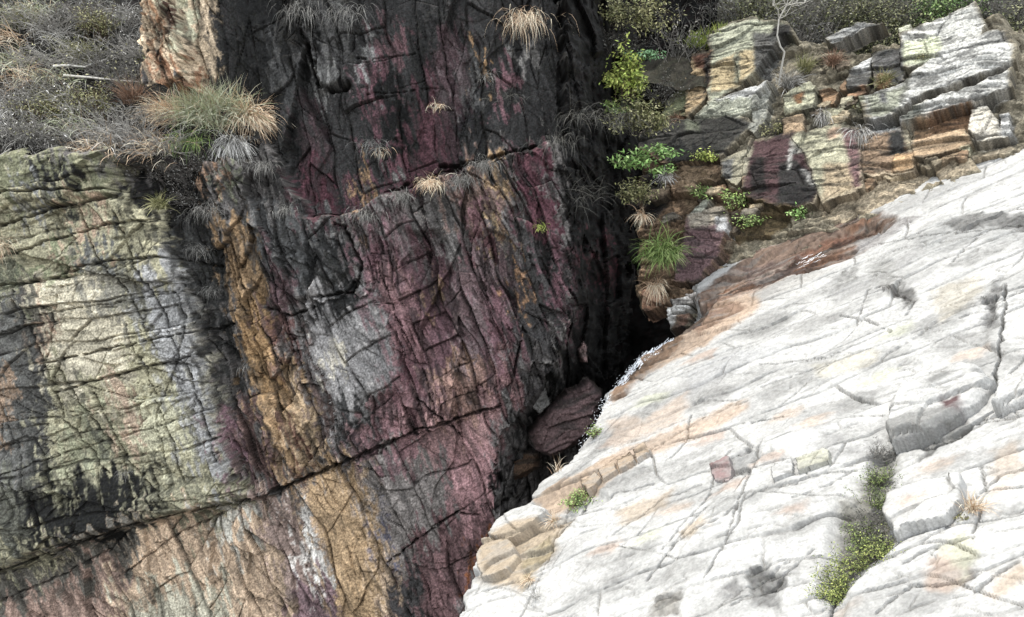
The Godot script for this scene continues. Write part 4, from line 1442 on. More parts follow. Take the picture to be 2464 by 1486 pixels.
func foot(where: String, x: float, y: float) -> Vector3:
	if where == "cliff":
		var q := meet(f_cliff, x, y)
		return f_cliff.pt(q.x, q.y, k_cliff.lift_at(q.x, q.y) + 0.08)
	if where == "slab":
		var q := meet(f_slab, x, y)
		return f_slab.pt(q.x, q.y, k_slab.lift_at(q.x, q.y) + 0.02)
	var f := f_soil if where == "soil" else f_brink if where == "brink" else f_hill if where == "hill" else f_ledge
	var q := meet(f, x, y)
	return f.pt(q.x, q.y, 0.15 if where == "ledge" else 0.0)


func tuft(where: String, x: float, y: float, size: float, count: int, colors: Array, label: String, lean := Vector3(0, 0.6, 0.5), droop := 0.5, wide := 0.014, called := "grass_tuft", group := "", raise := 0.0, sprawl := 0.25) -> void:
	var r := seeded()
	var b := Bits.new()
	for i in count:
		var off := Vector3(r.randfn(0, 0.5), r.randfn(0, 0.2), r.randfn(0, 0.35)) * size * sprawl
		var d := (lean + Vector3(r.randfn(0, 0.42), r.randfn(0, 0.3), r.randfn(0, 0.35))).normalized()
		var l := size * r.randf_range(0.45, 1.1)
		var line := PackedVector3Array()
		var p := off
		line.append(p)
		for k in 5:
			p += d * l / 5.0
			d = (d + Vector3.DOWN * droop * 0.42 + Vector3(r.randfn(0, 0.06), 0, r.randfn(0, 0.06))).normalized()
			line.append(p)
		var c: Color = colors[r.randi() % colors.size()]
		c = c * r.randf_range(0.7, 1.25)
		var side := Vector3(r.randfn(0, 1), r.randfn(0, 0.3), r.randfn(0, 0.6)).normalized()
		b.strip(line, wide * r.randf_range(0.6, 1.2), side, c * 0.75, c * 1.1)
	var at := foot(where, x, y) + Vector3.UP * raise
	var o := put(called, mesh_of(b), m_leaf, self)
	o.position = at
	tag(o, label, "grass", group)


func shrub(where: String, x: float, y: float, size: Vector3, stems: int, leaves: int, leaf_len: float, colors: Array, twig: Color, label: String, category := "shrub", called := "shrub", group := "", lean := Vector3(0, 1, 0.2), twig_r := 0.010) -> void:
	var r := seeded()
	var tw := Bits.new()
	var lf := Bits.new()
	var tips := PackedVector3Array()
	for i in stems:
		var dir := (lean + Vector3(r.randfn(0, 0.6), r.randfn(0, 0.35), r.randfn(0, 0.6))).normalized()
		var p := Vector3(r.randfn(0, 0.25) * size.x, -0.05, r.randfn(0, 0.25) * size.z)
		var line := PackedVector3Array([p])
		var l := r.randf_range(0.6, 1.1)
		for k in 6:
			p += Vector3(dir.x * size.x, dir.y * size.y, dir.z * size.z) * l / 6.0
			dir = (dir + Vector3(r.randfn(0, 0.22), r.randfn(0, 0.16), r.randfn(0, 0.22))).normalized()
			line.append(p)
			if k > 1:
				tips.append(p)
				var sd := (dir + Vector3(r.randfn(0, 0.8), r.randfn(0, 0.6), r.randfn(0, 0.8))).normalized()
				var sl := Vector3(sd.x * size.x, sd.y * size.y, sd.z * size.z) * l * r.randf_range(0.15, 0.4)
				var mid := p + sl * 0.5 + Vector3(r.randfn(0, 0.02), r.randfn(0, 0.02), 0)
				tips.append(mid)
				tips.append(p + sl)
				tw.tube(PackedVector3Array([p, mid, p + sl]), twig_r * 0.55, twig_r * 0.2, twig * r.randf_range(0.7, 1.3))
		tw.tube(line, twig_r, twig_r * 0.35, twig * r.randf_range(0.7, 1.3))
	for i in leaves:
		var at := tips[r.randi() % tips.size()] + Vector3(r.randfn(0, 0.10) * size.x, r.randfn(0, 0.08) * size.y, r.randfn(0, 0.10) * size.z)
		var dir := Vector3(r.randfn(0, 1), r.randfn(0, 0.5) - 0.15, r.randfn(0, 1)).normalized()
		var c: Color = colors[r.randi() % colors.size()]
		lf.leaf(at, dir, Vector3(r.randfn(0, 0.4), 1, r.randfn(0, 0.4)).normalized(), leaf_len * r.randf_range(0.6, 1.3), leaf_len * 0.42, c * r.randf_range(0.65, 1.35))
	var o := thing(called, foot(where, x, y))
	put("twigs", mesh_of(tw), m_wood, o)
	if leaves:
		put("leaves", mesh_of(lf), m_leaf, o, "stuff")
	tag(o, label, category, group)


func limb(called: String, label: String, category: String, where: String, xy: Array, r0: float, r1: float, col: Color, out_from := 0.3) -> void:
	# a branch or root that lies over the ground through the given points
	var line := PackedVector3Array()
	for i in range(0, xy.size(), 2):
		line.append(foot(where, xy[i], xy[i + 1]) + Vector3(0, 0.05, out_from))
	var at := line[0]
	for i in line.size():
		line[i] -= at
	var b := Bits.new()
	b.tube(line, r0, r1, col, 5)
	var o := put(called, mesh_of(b), m_wood, self)
	o.position = at
	tag(o, label, category)


func build_plants() -> void:
	var grey_twig := tint(120, 117, 112)
	var dark_twig := tint(70, 66, 62)
	var brown_twig := tint(96, 80, 66)
	# the big tussocks above the buttress
	tuft("soil", 515, 300, 1.15, 2200, p_silver, "large silvery green tussock spilling over the lip of the upper left slope", Vector3(0.05, 0.9, 0.45), 0.55, 0.016, "grass_tussock", "", 0.1, 0.6)
	tuft("soil", 600, 305, 1.05, 900, p_straw, "straw coloured tussock drooping at the right end of the big silvery one", Vector3(0.35, 0.6, 0.4), 0.75, 0.016, "grass_tussock", "", 0.1, 0.3)
	tuft("soil", 420, 285, 0.9, 700, p_straw, "straw coloured grass lying left of the big silvery tussock", Vector3(-0.5, 0.5, 0.3), 0.45, 0.015, "grass_tussock", "", 0.0, 0.45)
	tuft("soil", 560, 350, 1.0, 500, p_grey, "grey hanging grass under the big silvery tussock", Vector3(0.15, 0.2, 0.6), 1.0, 0.013)
	tuft("soil", 625, 225, 0.6, 250, p_grey, "small grey tuft at the foot of the dark wall above the big tussock", Vector3(0.1, 0.9, 0.3), 0.5)
	tuft("soil", 545, 215, 0.5, 200, p_silver, "thin seed-headed grass standing behind the big silvery tussock", Vector3(0, 1, 0.1), 0.25)
	# dry brush over the slope
	var brush := [[40, 40, "in the top left corner"], [120, 60, "right of the one in the top left corner"], [190, 30, "at the top edge above the olive feathery shrub"], [275, 45, "at the top edge left of the orange pillar"],
			[50, 150, "at the left edge above the pale fallen branches"], [110, 215, "below the left end of the pale fallen branches"], [30, 235, "at the left edge level with the pale fallen branches"], [165, 250, "left of the olive feathery bush"],
			[320, 200, "right of the pale fallen branches"], [300, 300, "under the rust brown grass"], [210, 320, "over the lip of the buttress"], [100, 320, "over the left lip of the buttress"], [20, 320, "at the left edge on the lip of the buttress"],
			[350, 340, "at the right end of the buttress lip"], [250, 160, "between the two pale fallen branches"], [340, 120, "beside the foot of the orange pillar"], [180, 130, "just above the pale fallen branches"]]
	var k := 0
	for q in brush:
		k += 1
		var dk := 1.15 if k % 3 else 0.65
		shrub("soil", q[0], q[1] + 25, Vector3(1.0 + 0.2 * (k % 3), 0.85, 0.5), 70, 150, 0.08, [p_grey, p_olive, p_dim, p_dull][k % 4], grey_twig * dk * 1.25, "grey dry brush " + q[2], "dry brush", "dry_brush", "dry brush on the upper left slope", Vector3(0.1 * (k % 3 - 1), 0.8, 0.6), 0.013)
	var dry := [[20, 90, "under the brush of the top left corner"], [90, 20, "at the top edge near the left corner"], [150, 85, "above the thin crooked white twig"], [230, 20, "at the top edge over the olive shrub"], [300, 85, "left of the orange pillar"], [70, 190, "left of the fallen branches"], [140, 190, "at the left end of the lower fallen branch"], [20, 270, "at the left edge over the buttress"],
			[60, 340, "hanging over the buttress at the left"], [150, 350, "hanging over the buttress cap"], [240, 355, "hanging over the buttress at its right"], [180, 300, "beneath the olive bush"], [270, 330, "right of the olive bush foot"], [350, 270, "left of the straw coloured grass"], [330, 160, "over the right end of the fallen branches"], [380, 350, "under the straw coloured grass"], [30, 150, "at the left edge near the top"], [290, 30, "at the top edge beside the pillar"]]
	for q in dry:
		tuft("soil", q[0], q[1] + 15, 0.8, 210, [p_grey, p_dull, p_silver, p_dull, p_straw][(n_plants * 3 + int(q[0])) % 5], "dry grass " + q[2], Vector3(0.15 * ((k + n_plants) % 5 - 2), 0.7, 0.5), 0.75, 0.014, "dry_tuft", "grey grass on the upper left slope", 0.0, 0.75)
	var brush2 := [[330, 395, "in the dark notch right of the buttress top"], [400, 420, "in the dark notch below the big tussock"], [440, 480, "at the bottom of the dark notch below the big tussock"], [470, 400, "left of the brown block under the big tussock"]]
	for q in brush2:
		shrub("cliff", q[0], q[1], Vector3(0.8, 0.7, 0.4), 50, 420, 0.055, p_dull, dark_twig * 1.5, "dark tangled brush " + q[2], "dry brush", "dry_brush", "dark brush below the big tussock", Vector3(0, 0.6, 0.7), 0.009)
	shrub("soil", 230, 285, Vector3(0.75, 0.9, 0.4), 36, 1300, 0.07, p_olive, brown_twig, "olive feathery bush below the pale fallen branches")
	shrub("soil", 240, 95, Vector3(0.8, 1.0, 0.4), 34, 1300, 0.07, p_olive, brown_twig, "olive feathery shrub at the top left of the orange pillar")
	shrub("soil", 365, 150, Vector3(0.5, 0.5, 0.3), 20, 500, 0.06, p_olive, brown_twig, "small olive shrub hugging the left foot of the orange pillar")
	shrub("soil", 95, 290, Vector3(0.8, 0.6, 0.4), 30, 900, 0.065, p_olive, brown_twig, "low olive shrub at the left edge above the buttress")
	tuft("soil", 320, 250, 0.8, 260, p_rust, "rust brown grass between the olive bush and the big tussock", Vector3(0, 1, 0.3), 0.4)
	tuft("soil", 385, 500, 0.5, 220, p_olive, "small olive tuft in the dark notch right of the buttress top", Vector3(0, 0.8, 0.5), 0.6)
	limb("fallen_branch", "pale forked fallen branch, upper of two on the brushy slope", "branch", "soil", [150, 160, 185, 158, 225, 162, 250, 150, 275, 145], 0.035, 0.018, tint(190, 188, 182), 0.5)
	limb("fallen_branch", "pale straight fallen branch, lower of two on the brushy slope", "branch", "soil", [175, 182, 230, 186, 290, 192, 385, 200], 0.04, 0.012, tint(184, 180, 172), 0.5)
	limb("fallen_branch", "thin crooked white twig above the two fallen branches", "branch", "soil", [210, 105, 205, 120, 230, 135, 242, 150], 0.018, 0.01, tint(196, 194, 190), 0.5)
	limb("hanging_stem", "long pale stem hanging down the left side of the buttress", "stem", "cliff", [62, 360, 58, 400, 64, 440, 60, 500], 0.012, 0.008, tint(150, 146, 138), 0.4)
	# tufts on the cliff
	var tufts := [
		[880, 335, 0.55, 170, 0, "hanging tuft on the dark wall above the ledge line", 1.0], [905, 350, 0.35, 70, 1, "few straw blades at the right of the hanging tuft on the dark wall", 0.9],
		[1040, 445, 0.45, 260, 1, "straw tuft in the middle of the slanting ledge line", 0.6], [1115, 435, 0.5, 240, 0, "grey tuft right of the straw one on the slanting ledge line", 0.8],
		[1165, 400, 0.45, 200, 0, "grey tuft at the tan corner of the slanting ledge line", 0.8], [965, 475, 0.45, 200, 0, "grey tuft left of the straw one on the slanting ledge line", 0.8],
		[885, 515, 0.5, 180, 0, "lowest grey tuft at the left end of the slanting ledge line", 0.9], [1040, 238, 0.35, 60, 2, "small pinkish dry tuft in the middle of the dark wall", 0.8],
		[1215, 215, 0.7, 90, 4, "arching dry grass high on the right of the dark wall", 0.5], [1170, 165, 0.45, 70, 0, "little grey tuft under the tan patch of the dark wall", 0.6],
		[1410, 470, 0.9, 110, 4, "tall arching grass in the mouth of the cleft", 0.35], [1345, 340, 0.8, 120, 4, "grey trailing grass at the upper edge of the cleft", 0.9],
		[1480, 290, 0.9, 130, 4, "grey grass deep in the upper cleft", 0.7], [1400, 280, 0.8, 100, 4, "sparse grey grass above the mouth of the cleft", 0.7],
		[1305, 548, 0.28, 60, 3, "tiny yellow green tuft alone on the dark face beside the cleft", 0.4], [40, 600, 0.6, 220, 2, "pale dry tuft at the left edge of the buttress", 0.7],
		[500, 700, 0.45, 120, 0, "grey tuft in the gully left of the ochre rib", 0.8], [470, 600, 0.5, 130, 0, "grey tuft high in the gully left of the ochre rib", 0.9],
		[510, 505, 0.55, 220, 0, "grey tuft on top of the ochre rib", 0.8], [430, 520, 0.5, 160, 0, "grey tuft at the upper end of the gully", 0.9],
		[720, 10, 0.8, 160, 0, "grey grass hanging from the top of the dark wall at its left", 1.1], [820, 15, 0.7, 140, 0, "grey grass hanging from the top of the dark wall in its middle", 1.1],
		[1270, 20, 0.9, 260, 2, "pale grass hanging from the top of the dark wall at its right", 1.2], [640, 400, 0.5, 140, 0, "grey tuft at the right foot of the big tussock", 0.9],
		[600, 880, 0.3, 60, 0, "thin dry tuft half way down the ochre rib", 0.9], [690, 510, 0.4, 90, 0, "sparse tuft above the dark grey rib", 0.9], [330, 1125, 0.3, 50, 0, "thin dry tuft low on the buttress", 0.9]]
	for q in tufts:
		var c: Array = [p_dull, p_straw, p_straw, p_lime, p_dim][q[4]]
		tuft("cliff", q[0], q[1], q[2], int(q[3] * 0.9), c, q[5], Vector3(0, 0.45, 0.5), q[6] * 1.5, 0.0085, "grass_tuft", "", 0.0, 0.6)
	# about the cleft
	shrub("brink", 1450, 60, Vector3(1.2, 0.8, 0.5), 46, 2400, 0.10, p_olive, dark_twig, "dark olive leafy shrub at the top edge above the cleft")
	shrub("brink", 1550, 70, Vector3(0.9, 0.8, 0.5), 34, 1100, 0.10, p_olive, dark_twig, "olive shrub at the top edge right of the one above the cleft")
	shrub("brink", 1512, 230, Vector3(0.5, 1.3, 0.4), 40, 1500, 0.13, p_lime, brown_twig, "yellow green leafy shoots cascading down beside the cleft")
	shrub("brink", 1560, 135, Vector3(0.7, 0.2, 0.4), 18, 420, 0.10, p_teal, brown_twig, "flat blue green spray over the top of the cleft edge")
	shrub("brink", 1515, 400, Vector3(0.7, 0.5, 0.4), 22, 420, 0.15, p_bright, brown_twig, "bright green large-leaved plant on the edge of the cleft", "plant", "leafy_plant")
	shrub("brink", 1590, 375, Vector3(0.6, 0.35, 0.3), 16, 260, 0.14, p_bright, brown_twig, "bright green sprig right of the large-leaved plant by the cleft", "plant", "leafy_plant")
	shrub("brink", 1592, 415, Vector3(0.4, 0.3, 0.3), 12, 140, 0.14, p_bright, brown_twig, "small bright green sprig below the other two by the cleft", "plant", "leafy_plant")
	shrub("brink", 1540, 320, Vector3(0.9, 0.9, 0.4), 40, 2000, 0.11, p_olive, dark_twig, "olive undergrowth between the cleft and the tan slab")
	shrub("brink", 1585, 250, Vector3(0.8, 0.7, 0.4), 30, 500, 0.07, p_dim, dark_twig, "dark brush under the flat blue green spray")
	shrub("ledge", 1625, 210, Vector3(0.7, 0.6, 0.4), 30, 300, 0.07, p_dim, grey_twig * 0.8, "grey brush left of the domed boulder")
	tuft("brink", 1590, 640, 0.95, 420, p_green, "lush green grass tuft hanging at the brink of the cleft", Vector3(-0.1, 0.8, 0.5), 0.8, 0.022, "grass_tuft", "", 0.25, 0.4)
	tuft("brink", 1575, 690, 0.7, 150, p_straw, "straw grass under the lush green tuft", Vector3(-0.1, 0.3, 0.6), 1.0, 0.014)
	tuft("ledge", 1635, 300, 0.5, 160, p_rust, "rust coloured grass left of the light grey sloping slab", Vector3(0, 0.7, 0.5), 0.6)
	tuft("brink", 1600, 430, 0.5, 120, p_grey, "grey dry tuft below the bright green sprigs", Vector3(0, 0.6, 0.5), 0.8)
	tuft("brink", 1545, 520, 0.5, 120, p_straw, "dry straw tuft against the brown wall beside the cleft", Vector3(-0.2, 0.4, 0.5), 0.9)
	tuft("ledge", 1690, 112, 0.45, 420, p_lime, "yellow green grass patch on top of the ledge left of the domed boulder", Vector3(0, 1, 0.2), 0.35, 0.014, "grass_tuft", "", 0.0, 1.0)
	tuft("ledge", 1750, 96, 0.45, 360, p_lime, "yellow green grass against the left shoulder of the domed boulder", Vector3(0, 1, 0.2), 0.35, 0.014, "grass_tuft", "", 0.0, 0.8)
	tuft("ledge", 2008, 165, 0.55, 240, p_rust, "reddish brown grass in the middle of the ledge top", Vector3(0, 0.9, 0.4), 0.5)
	tuft("ledge", 1940, 180, 0.6, 260, p_olive, "olive grass left of the reddish brown grass", Vector3(0, 0.9, 0.3), 0.4)
	tuft("ledge", 2070, 330, 0.8, 240, p_grey, "grey dry grass hanging over the big beige face", Vector3(0, 0.3, 0.6), 1.1)
	tuft("ledge", 1985, 290, 0.6, 200, p_grey, "grey dry grass hanging right of the pale olive notched block", Vector3(0, 0.4, 0.6), 1.0)
	tuft("ledge", 1900, 215, 0.8, 260, p_grey, "grey dry grass at the root of the bare tree", Vector3(0.1, 0.7, 0.5), 0.5)
	tuft("ledge", 2130, 215, 0.6, 220, p_olive, "olive grass along the upper edge of the long pale slab", Vector3(0, 0.8, 0.4), 0.5)
	shrub("ledge", 1715, 395, Vector3(0.6, 0.4, 0.35), 20, 380, 0.12, p_lime, brown_twig, "yellow green plant on the blackened block", "plant", "leafy_plant")
	shrub("ledge", 1700, 475, Vector3(0.6, 0.25, 0.35), 16, 240, 0.12, p_green, brown_twig, "flat green plant below the beige and grey block", "plant", "leafy_plant")
	shrub("ledge", 1775, 500, Vector3(0.6, 0.5, 0.35), 22, 420, 0.10, p_green, brown_twig, "green plant left of the dark purple block")
	shrub("ledge", 1812, 545, Vector3(0.5, 0.35, 0.3), 20, 320, 0.09, p_green, brown_twig, "low green plant under the dark purple block by the stream", "plant", "leafy_plant")
	shrub("ledge", 1925, 525, Vector3(0.4, 0.25, 0.3), 16, 240, 0.10, p_bright, brown_twig, "bright green plant at the right foot of the dark purple block", "plant", "leafy_plant")
	shrub("ledge", 1865, 330, Vector3(0.4, 0.45, 0.3), 22, 300, 0.07, p_olive, dark_twig, "small olive shrub left of the ribbed tan block")
	shrub("ledge", 2085, 268, Vector3(0.4, 0.3, 0.3), 18, 260, 0.07, p_olive, brown_twig, "tiny olive shrub at the left tip of the long pale slab")
	shrub("ledge", 2260, 158, Vector3(0.7, 0.35, 0.3), 30, 700, 0.07, p_olive, brown_twig, "mossy olive bush in the seam under the white wedge boulder")
	shrub("ledge", 2368, 195, Vector3(0.3, 0.25, 0.2), 16, 240, 0.06, p_olive, brown_twig, "little olive clump on the right end of the long pale slab")
	shrub("brink", 1490, 190, Vector3(0.7, 0.25, 0.4), 24, 700, 0.13, p_lime, brown_twig, "yellow green drooping branch over the cleft under the blue green spray", "shrub", "shrub", "", Vector3(-0.5, 0.4, 0.4))
	shrub("brink", 1480, 255, Vector3(0.7, 0.25, 0.4), 24, 700, 0.13, p_green, brown_twig, "green drooping branch over the cleft below the yellow green one", "shrub", "shrub", "", Vector3(-0.5, 0.3, 0.4))
	shrub("brink", 1530, 490, Vector3(0.5, 0.7, 0.3), 30, 1000, 0.10, p_olive, dark_twig, "olive scrub on the brink below the bright green plants")
	shrub("brink", 1410, 120, Vector3(0.8, 1.0, 0.4), 34, 300, 0.08, p_dim, dark_twig, "dark twiggy shrub hanging at the top of the cleft")
	shrub("brink", 1500, 130, Vector3(0.8, 0.8, 0.4), 30, 420, 0.09, p_dim, dark_twig, "dark scrub left of the blue green spray")
	tuft("soil", 200, 140, 0.7, 320, p_olive, "olive grass in the middle of the upper left slope", Vector3(0, 0.8, 0.5), 0.6, 0.011, "grass_tuft", "", 0.0, 0.8)
	tuft("soil", 130, 260, 0.7, 320, p_olive, "olive grass left of the olive feathery bush", Vector3(0, 0.8, 0.5), 0.6, 0.011, "grass_tuft", "", 0.0, 0.8)
	tuft("soil", 60, 60, 0.7, 260, p_olive, "olive grass in the top left corner", Vector3(0, 0.8, 0.5), 0.6, 0.011, "grass_tuft", "", 0.0, 0.8)
	tuft("soil", 455, 345, 0.7, 320, p_green, "green grass under the left half of the big silvery tussock", Vector3(0, 0.5, 0.6), 0.9, 0.012, "grass_tuft", "", 0.0, 0.6)
	# the hillside behind
	var far := [[1610, 60, 0, "above the yellow green grass patch"], [1680, 40, 2, "at the top edge left of the bare tree"], [1745, 60, 0, "behind the domed boulder at its left"], [1800, 40, 1, "at the top edge above the domed boulder"], [1850, 60, 1, "behind the bare tree"],
			[1930, 70, 0, "right of the bare tree"], [1905, 120, 0, "over the right shoulder of the domed boulder"], [1975, 50, 0, "second right of the bare tree"], [2030, 60, 1, "above the grey boulder"], [2090, 55, 1, "above and right of the grey boulder"],
			[2140, 80, 1, "between the grey boulder and the pale triangular stone"], [2110, 135, 1, "just below the grey boulder"], [2010, 125, 0, "just left of the grey boulder"], [2060, 165, 1, "in front of the grey boulder"], [2190, 55, 0, "behind the pale triangular stone"],
			[2235, 60, 3, "green one left of the white wedge boulder top"], [2285, 35, 3, "brightest green one at the top edge"], [2340, 30, 0, "above the white wedge boulder"], [2410, 50, 0, "right of the white wedge boulder top"], [2455, 60, 0, "in the top right corner"],
			[2420, 105, 1, "beside the right end of the white wedge boulder"], [2450, 170, 1, "at the right edge level with the long pale slab"], [2456, 250, 3, "at the right edge beyond the pale slab"], [2450, 320, 1, "lowest at the right edge above the slab"], [2170, 120, 1, "left of the white wedge boulder"], [1640, 110, 0, "overhanging the cleft edge"]]
	for q in far:
		var cs: Array = [p_dim, h_olive, h_dark, h_green][q[2]]
		var tone := ["grey twiggy", "olive leafy", "dark bare", "fresh green"][q[2]] as String
		var lv: int = [500, 1900, 400, 1900][q[2]]
		shrub("hill", q[0], q[1] + 35, Vector3(1.3, 1.5, 0.9), 40, lv, 0.11, cs, grey_twig * (0.8 if q[2] == 0 else 0.5), tone + " shrub on the hill " + q[3], "shrub", "hill_shrub", "shrubs on the hillside behind the ledge", Vector3(0, 1, 0.1), 0.014)
	tuft("hill", 2300, 90, 0.9, 300, p_rust, "pinkish brown grass behind the white wedge boulder", Vector3(0, 1, 0.2), 0.3)
	tuft("hill", 2200, 130, 0.8, 320, p_olive, "olive grass between the triangular stone and the wedge boulder", Vector3(0, 1, 0.2), 0.4)
	bare_tree()
	# plants in the joints of the slab
	var strip := [[2118, 1075, 0.25, 0, "dry brush at the very top of the leafy strip on the slab"], [2105, 1140, 0.30, 1, "leafy bush second from the top of the strip on the slab"], [2108, 1190, 0.30, 1, "leafy bush in the narrow upper part of the strip on the slab"],
			[2085, 1235, 0.34, 0, "dry twiggy bush in the middle of the strip on the slab"], [2060, 1265, 0.34, 1, "leafy bush at the left bulge of the strip on the slab"], [2105, 1275, 0.34, 0, "twiggy bush against the smooth grey-fronted block"], [2090, 1310, 0.36, 1, "largest leafy bush in the lower strip on the slab"],
			[2120, 1325, 0.30, 2, "yellow green bush at the lower left corner of the smooth block"], [2050, 1345, 0.34, 2, "yellow green bush below the left bulge of the strip"], [2010, 1385, 0.30, 2, "brightest yellow green bush near the lower end of the strip"], [2000, 1420, 0.22, 2, "last small bush at the lower end of the strip"]]
	for q in strip:
		var z: float = q[2]
		shrub("slab", q[0], q[1] + 12, Vector3(z * 1.25, z, z), 34, [260, 900, 1000][q[3]], 0.034, [p_dim, s_green, s_lime][q[3]], grey_twig * 0.9 if q[3] == 0 else dark_twig, q[4], "bush", "slab_bush", "bushes in the joint of the slab", Vector3(0, 0.9, 0.3), 0.005)
	shrub("slab", 1385, 1210, Vector3(0.36, 0.34, 0.3), 24, 700, 0.05, p_green, brown_twig, "small green bush in the rim crack at the lower end of the buff blocks", "bush", "slab_bush")
	tuft("slab", 1330, 1250, 0.32, 130, p_straw, "dry straw tuft on the rim left of the small green bush", Vector3(-0.3, 0.7, 0.3), 0.5, 0.008)
	tuft("slab", 1275, 1400, 0.25, 90, p_straw, "short dry grass low on the rim near the buff boulder", Vector3(-0.1, 0.7, 0.4), 0.5, 0.008)
	tuft("slab", 1290, 1440, 0.35, 60, p_grey, "thin grey grass near the bottom of the slab rim", Vector3(-0.2, 0.7, 0.3), 0.5, 0.006)
	tuft("slab", 1340, 1140, 0.45, 24, p_straw, "single arching dry stalks at the rim of the gorge", Vector3(-0.1, 1, 0.1), 0.5, 0.010)
	tuft("slab", 2345, 1245, 0.42, 120, p_straw, "dry straw tuft in the notch right of the smooth grey-fronted block", Vector3(0, 0.9, 0.3), 0.5, 0.008)
	shrub("slab", 2330, 1262, Vector3(0.14, 0.12, 0.1), 14, 160, 0.03, p_olive, brown_twig, "small olive sprig under the straw tuft by the smooth block", "bush", "slab_bush", "", Vector3(0, 0.9, 0.3), 0.004)
	shrub("slab", 1432, 1050, Vector3(0.2, 0.3, 0.2), 20, 260, 0.045, p_green, brown_twig, "little green plant on the brink below the waterfall", "plant", "leafy_plant")


func bare_tree() -> void:
	var base := foot("ledge", 1880, 205)
	var r := seeded()
	var o := thing("bare_tree", base)
	tag(o, "slender bare grey tree leaning over the domed boulder", "tree")
	var col := tint(170, 166, 158)
	var tk := Bits.new()
	var trunk := PackedVector3Array([Vector3(0, -0.1, 0), Vector3(0.0, 0.35, 0.05), Vector3(0.03, 0.85, 0.1), Vector3(-0.12, 1.0, 0.15), Vector3(-0.24, 1.3, 0.15), Vector3(-0.22, 1.75, 0.1), Vector3(-0.05, 2.1, 0.1)])
	tk.tube(trunk, 0.036, 0.02, col, 6)
	put("trunk", mesh_of(tk), m_wood, o)
	var ends := [Vector3(0.5, 2.25, 0.2), Vector3(0.35, 2.9, 0.0), Vector3(-0.35, 2.7, 0.2), Vector3(0.1, 3.2, 0.1), Vector3(-0.5, 2.2, 0.3), Vector3(0.85, 2.45, 0.1)]
	for e in ends:
		var br := Bits.new()
		var from: Vector3 = trunk[6] if e.y > 2.3 else trunk[5]
		var line := PackedVector3Array([from])
		for k in range(1, 5):
			line.append(from.lerp(e, k / 4.0) + Vector3(r.randfn(0, 0.05), r.randfn(0, 0.05), r.randfn(0, 0.05)))
		br.tube(line, 0.015, 0.006, col, 4)
		for k in range(1, 5):
			for z in 3:
				var d := Vector3(r.randfn(0, 0.25), r.randf_range(0.0, 0.4), r.randfn(0, 0.2))
				br.tube(PackedVector3Array([line[k], line[k] + d * 0.5 + Vector3(0, 0.03, 0), line[k] + d]), 0.008, 0.004, col)
		put("branch", mesh_of(br), m_wood, o)


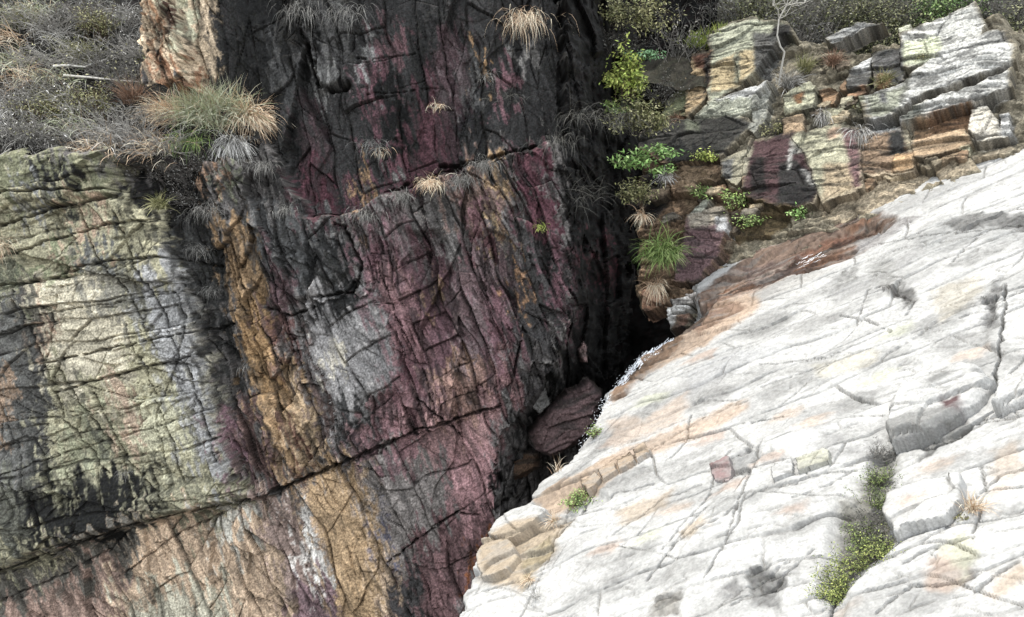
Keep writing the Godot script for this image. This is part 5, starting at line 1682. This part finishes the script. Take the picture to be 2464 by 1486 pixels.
# ------------------------------------------------------------------ water
func build_water() -> void:
	var r := seeded()
	# white water: strands and drops falling along the rim into the cleft
	var path := [[1625, 818], [1590, 835], [1560, 850], [1530, 880], [1505, 915], [1480, 950], [1462, 990], [1448, 1030], [1435, 1060]]
	var fall := Bits.new()
	for i in 1100:
		var t := pow(r.randf(), 1.5) * (path.size() - 1.001)
		var p0: Array = path[int(t)]
		var p1: Array = path[int(t) + 1]
		var fr := t - int(t)
		var q := meet(f_slab, lerpf(p0[0], p1[0], fr), lerpf(p0[1], p1[1], fr))
		var away := absf(r.randfn(0, 0.07 + t * 0.02))
		var p := f_slab.pt(q.x, q.y, -0.04) + Vector3(-away, -away * 0.7 + 0.03, r.randfn(0, 0.10))
		var l := r.randf_range(0.05, 0.17) * (1.0 - t * 0.09)
		if away > 0.09 + t * 0.01:
			l = r.randf_range(0.012, 0.03)
		var line := PackedVector3Array([p])
		for k in 3:
			p += Vector3(-0.55, -0.75, r.randfn(0, 0.12)) * l / 3.0 + Vector3(0, -0.002 * k, 0)
			line.append(p)
		var c := Color(0.8, 0.83, 0.88) * r.randf_range(0.7, 1.1)
		fall.strip(line, r.randf_range(0.008, 0.017), Vector3(0.7, -0.4, 0.6).normalized(), c, c)
	var wf := put("waterfall", mesh_of(fall), plain_material(0.4), self, "stuff")
	wf.set_meta("label", "white spray of the little waterfall dropping past the slab rim into the cleft")
	# the thin stream on the slab
	var wet := StandardMaterial3D.new()
	wet.transparency = BaseMaterial3D.TRANSPARENCY_ALPHA
	wet.albedo_color = Color(0.8, 0.85, 0.9, 0.12)
	wet.roughness = 0.08
	var mid := [[2120, 535], [2040, 575], [1985, 605], [1930, 635], [1860, 668], [1790, 690], [1730, 735], [1680, 775], [1640, 803]]
	var wid := [0.15, 0.3, 0.4, 0.45, 0.5, 0.5, 0.45, 0.35, 0.25]
	var b := Bits.new()
	var foam := Bits.new()
	for i in mid.size() * 6 - 6:
		var a := int(i / 6.0)
		var fr := (i % 6) / 6.0
		var x := lerpf(mid[a][0], mid[mini(a + 1, 8)][0], fr)
		var y := lerpf(mid[a][1], mid[mini(a + 1, 8)][1], fr)
		var w := lerpf(wid[a], wid[mini(a + 1, 8)], fr) * (1.0 + 0.25 * n_mid.get_noise_2d(i * 0.3, 4.0))
		var q := meet(f_slab, x, y)
		for e in [-1.0, 0.0, 1.0]:
			b.vp.append(f_slab.pt(q.x + e * w * 0.5, q.y, k_slab.lift_at(q.x, q.y) + 0.10 + 0.02 * n_mid.get_noise_2d(i * 1.3, e * 3.0)))
			b.vn.append(f_slab.n)
			b.vc.append(Color.WHITE)
		if i:
			var c := i * 3
			for e in 2:
				b.idx.append_array([c - 3 + e, c - 2 + e, c + e, c - 2 + e, c + 1 + e, c + e])
	var sw := put("stream", mesh_of(b), wet, self, "structure")
	sw.set_meta("label", "thin stream of clear water running over the brown bed beside the ledge")
	for i in 18:
		var t := r.randf()
		var x := lerpf(1905, 1990, t)
		var y := lerpf(648, 600, t) + r.randfn(0, 5.0)
		var q := meet(f_slab, x, y)
		var line := PackedVector3Array()
		for k in 4:
			line.append(f_slab.pt(q.x + k * r.randf_range(-0.02, 0.03), q.y + k * 0.06, k_slab.lift_at(q.x, q.y) + 0.13 + r.randf() * 0.03))
		foam.strip(line, 0.016, Vector3(0.3, 0.2, 1).normalized(), Color(0.85, 0.88, 0.92), Color(0.85, 0.88, 0.92))
	var fm := plain_material(0.5)
	var fo := put("foam", mesh_of(foam), fm, self, "stuff")
	fo.set_meta("label", "white foam streaks where the stream speeds up on the slab")
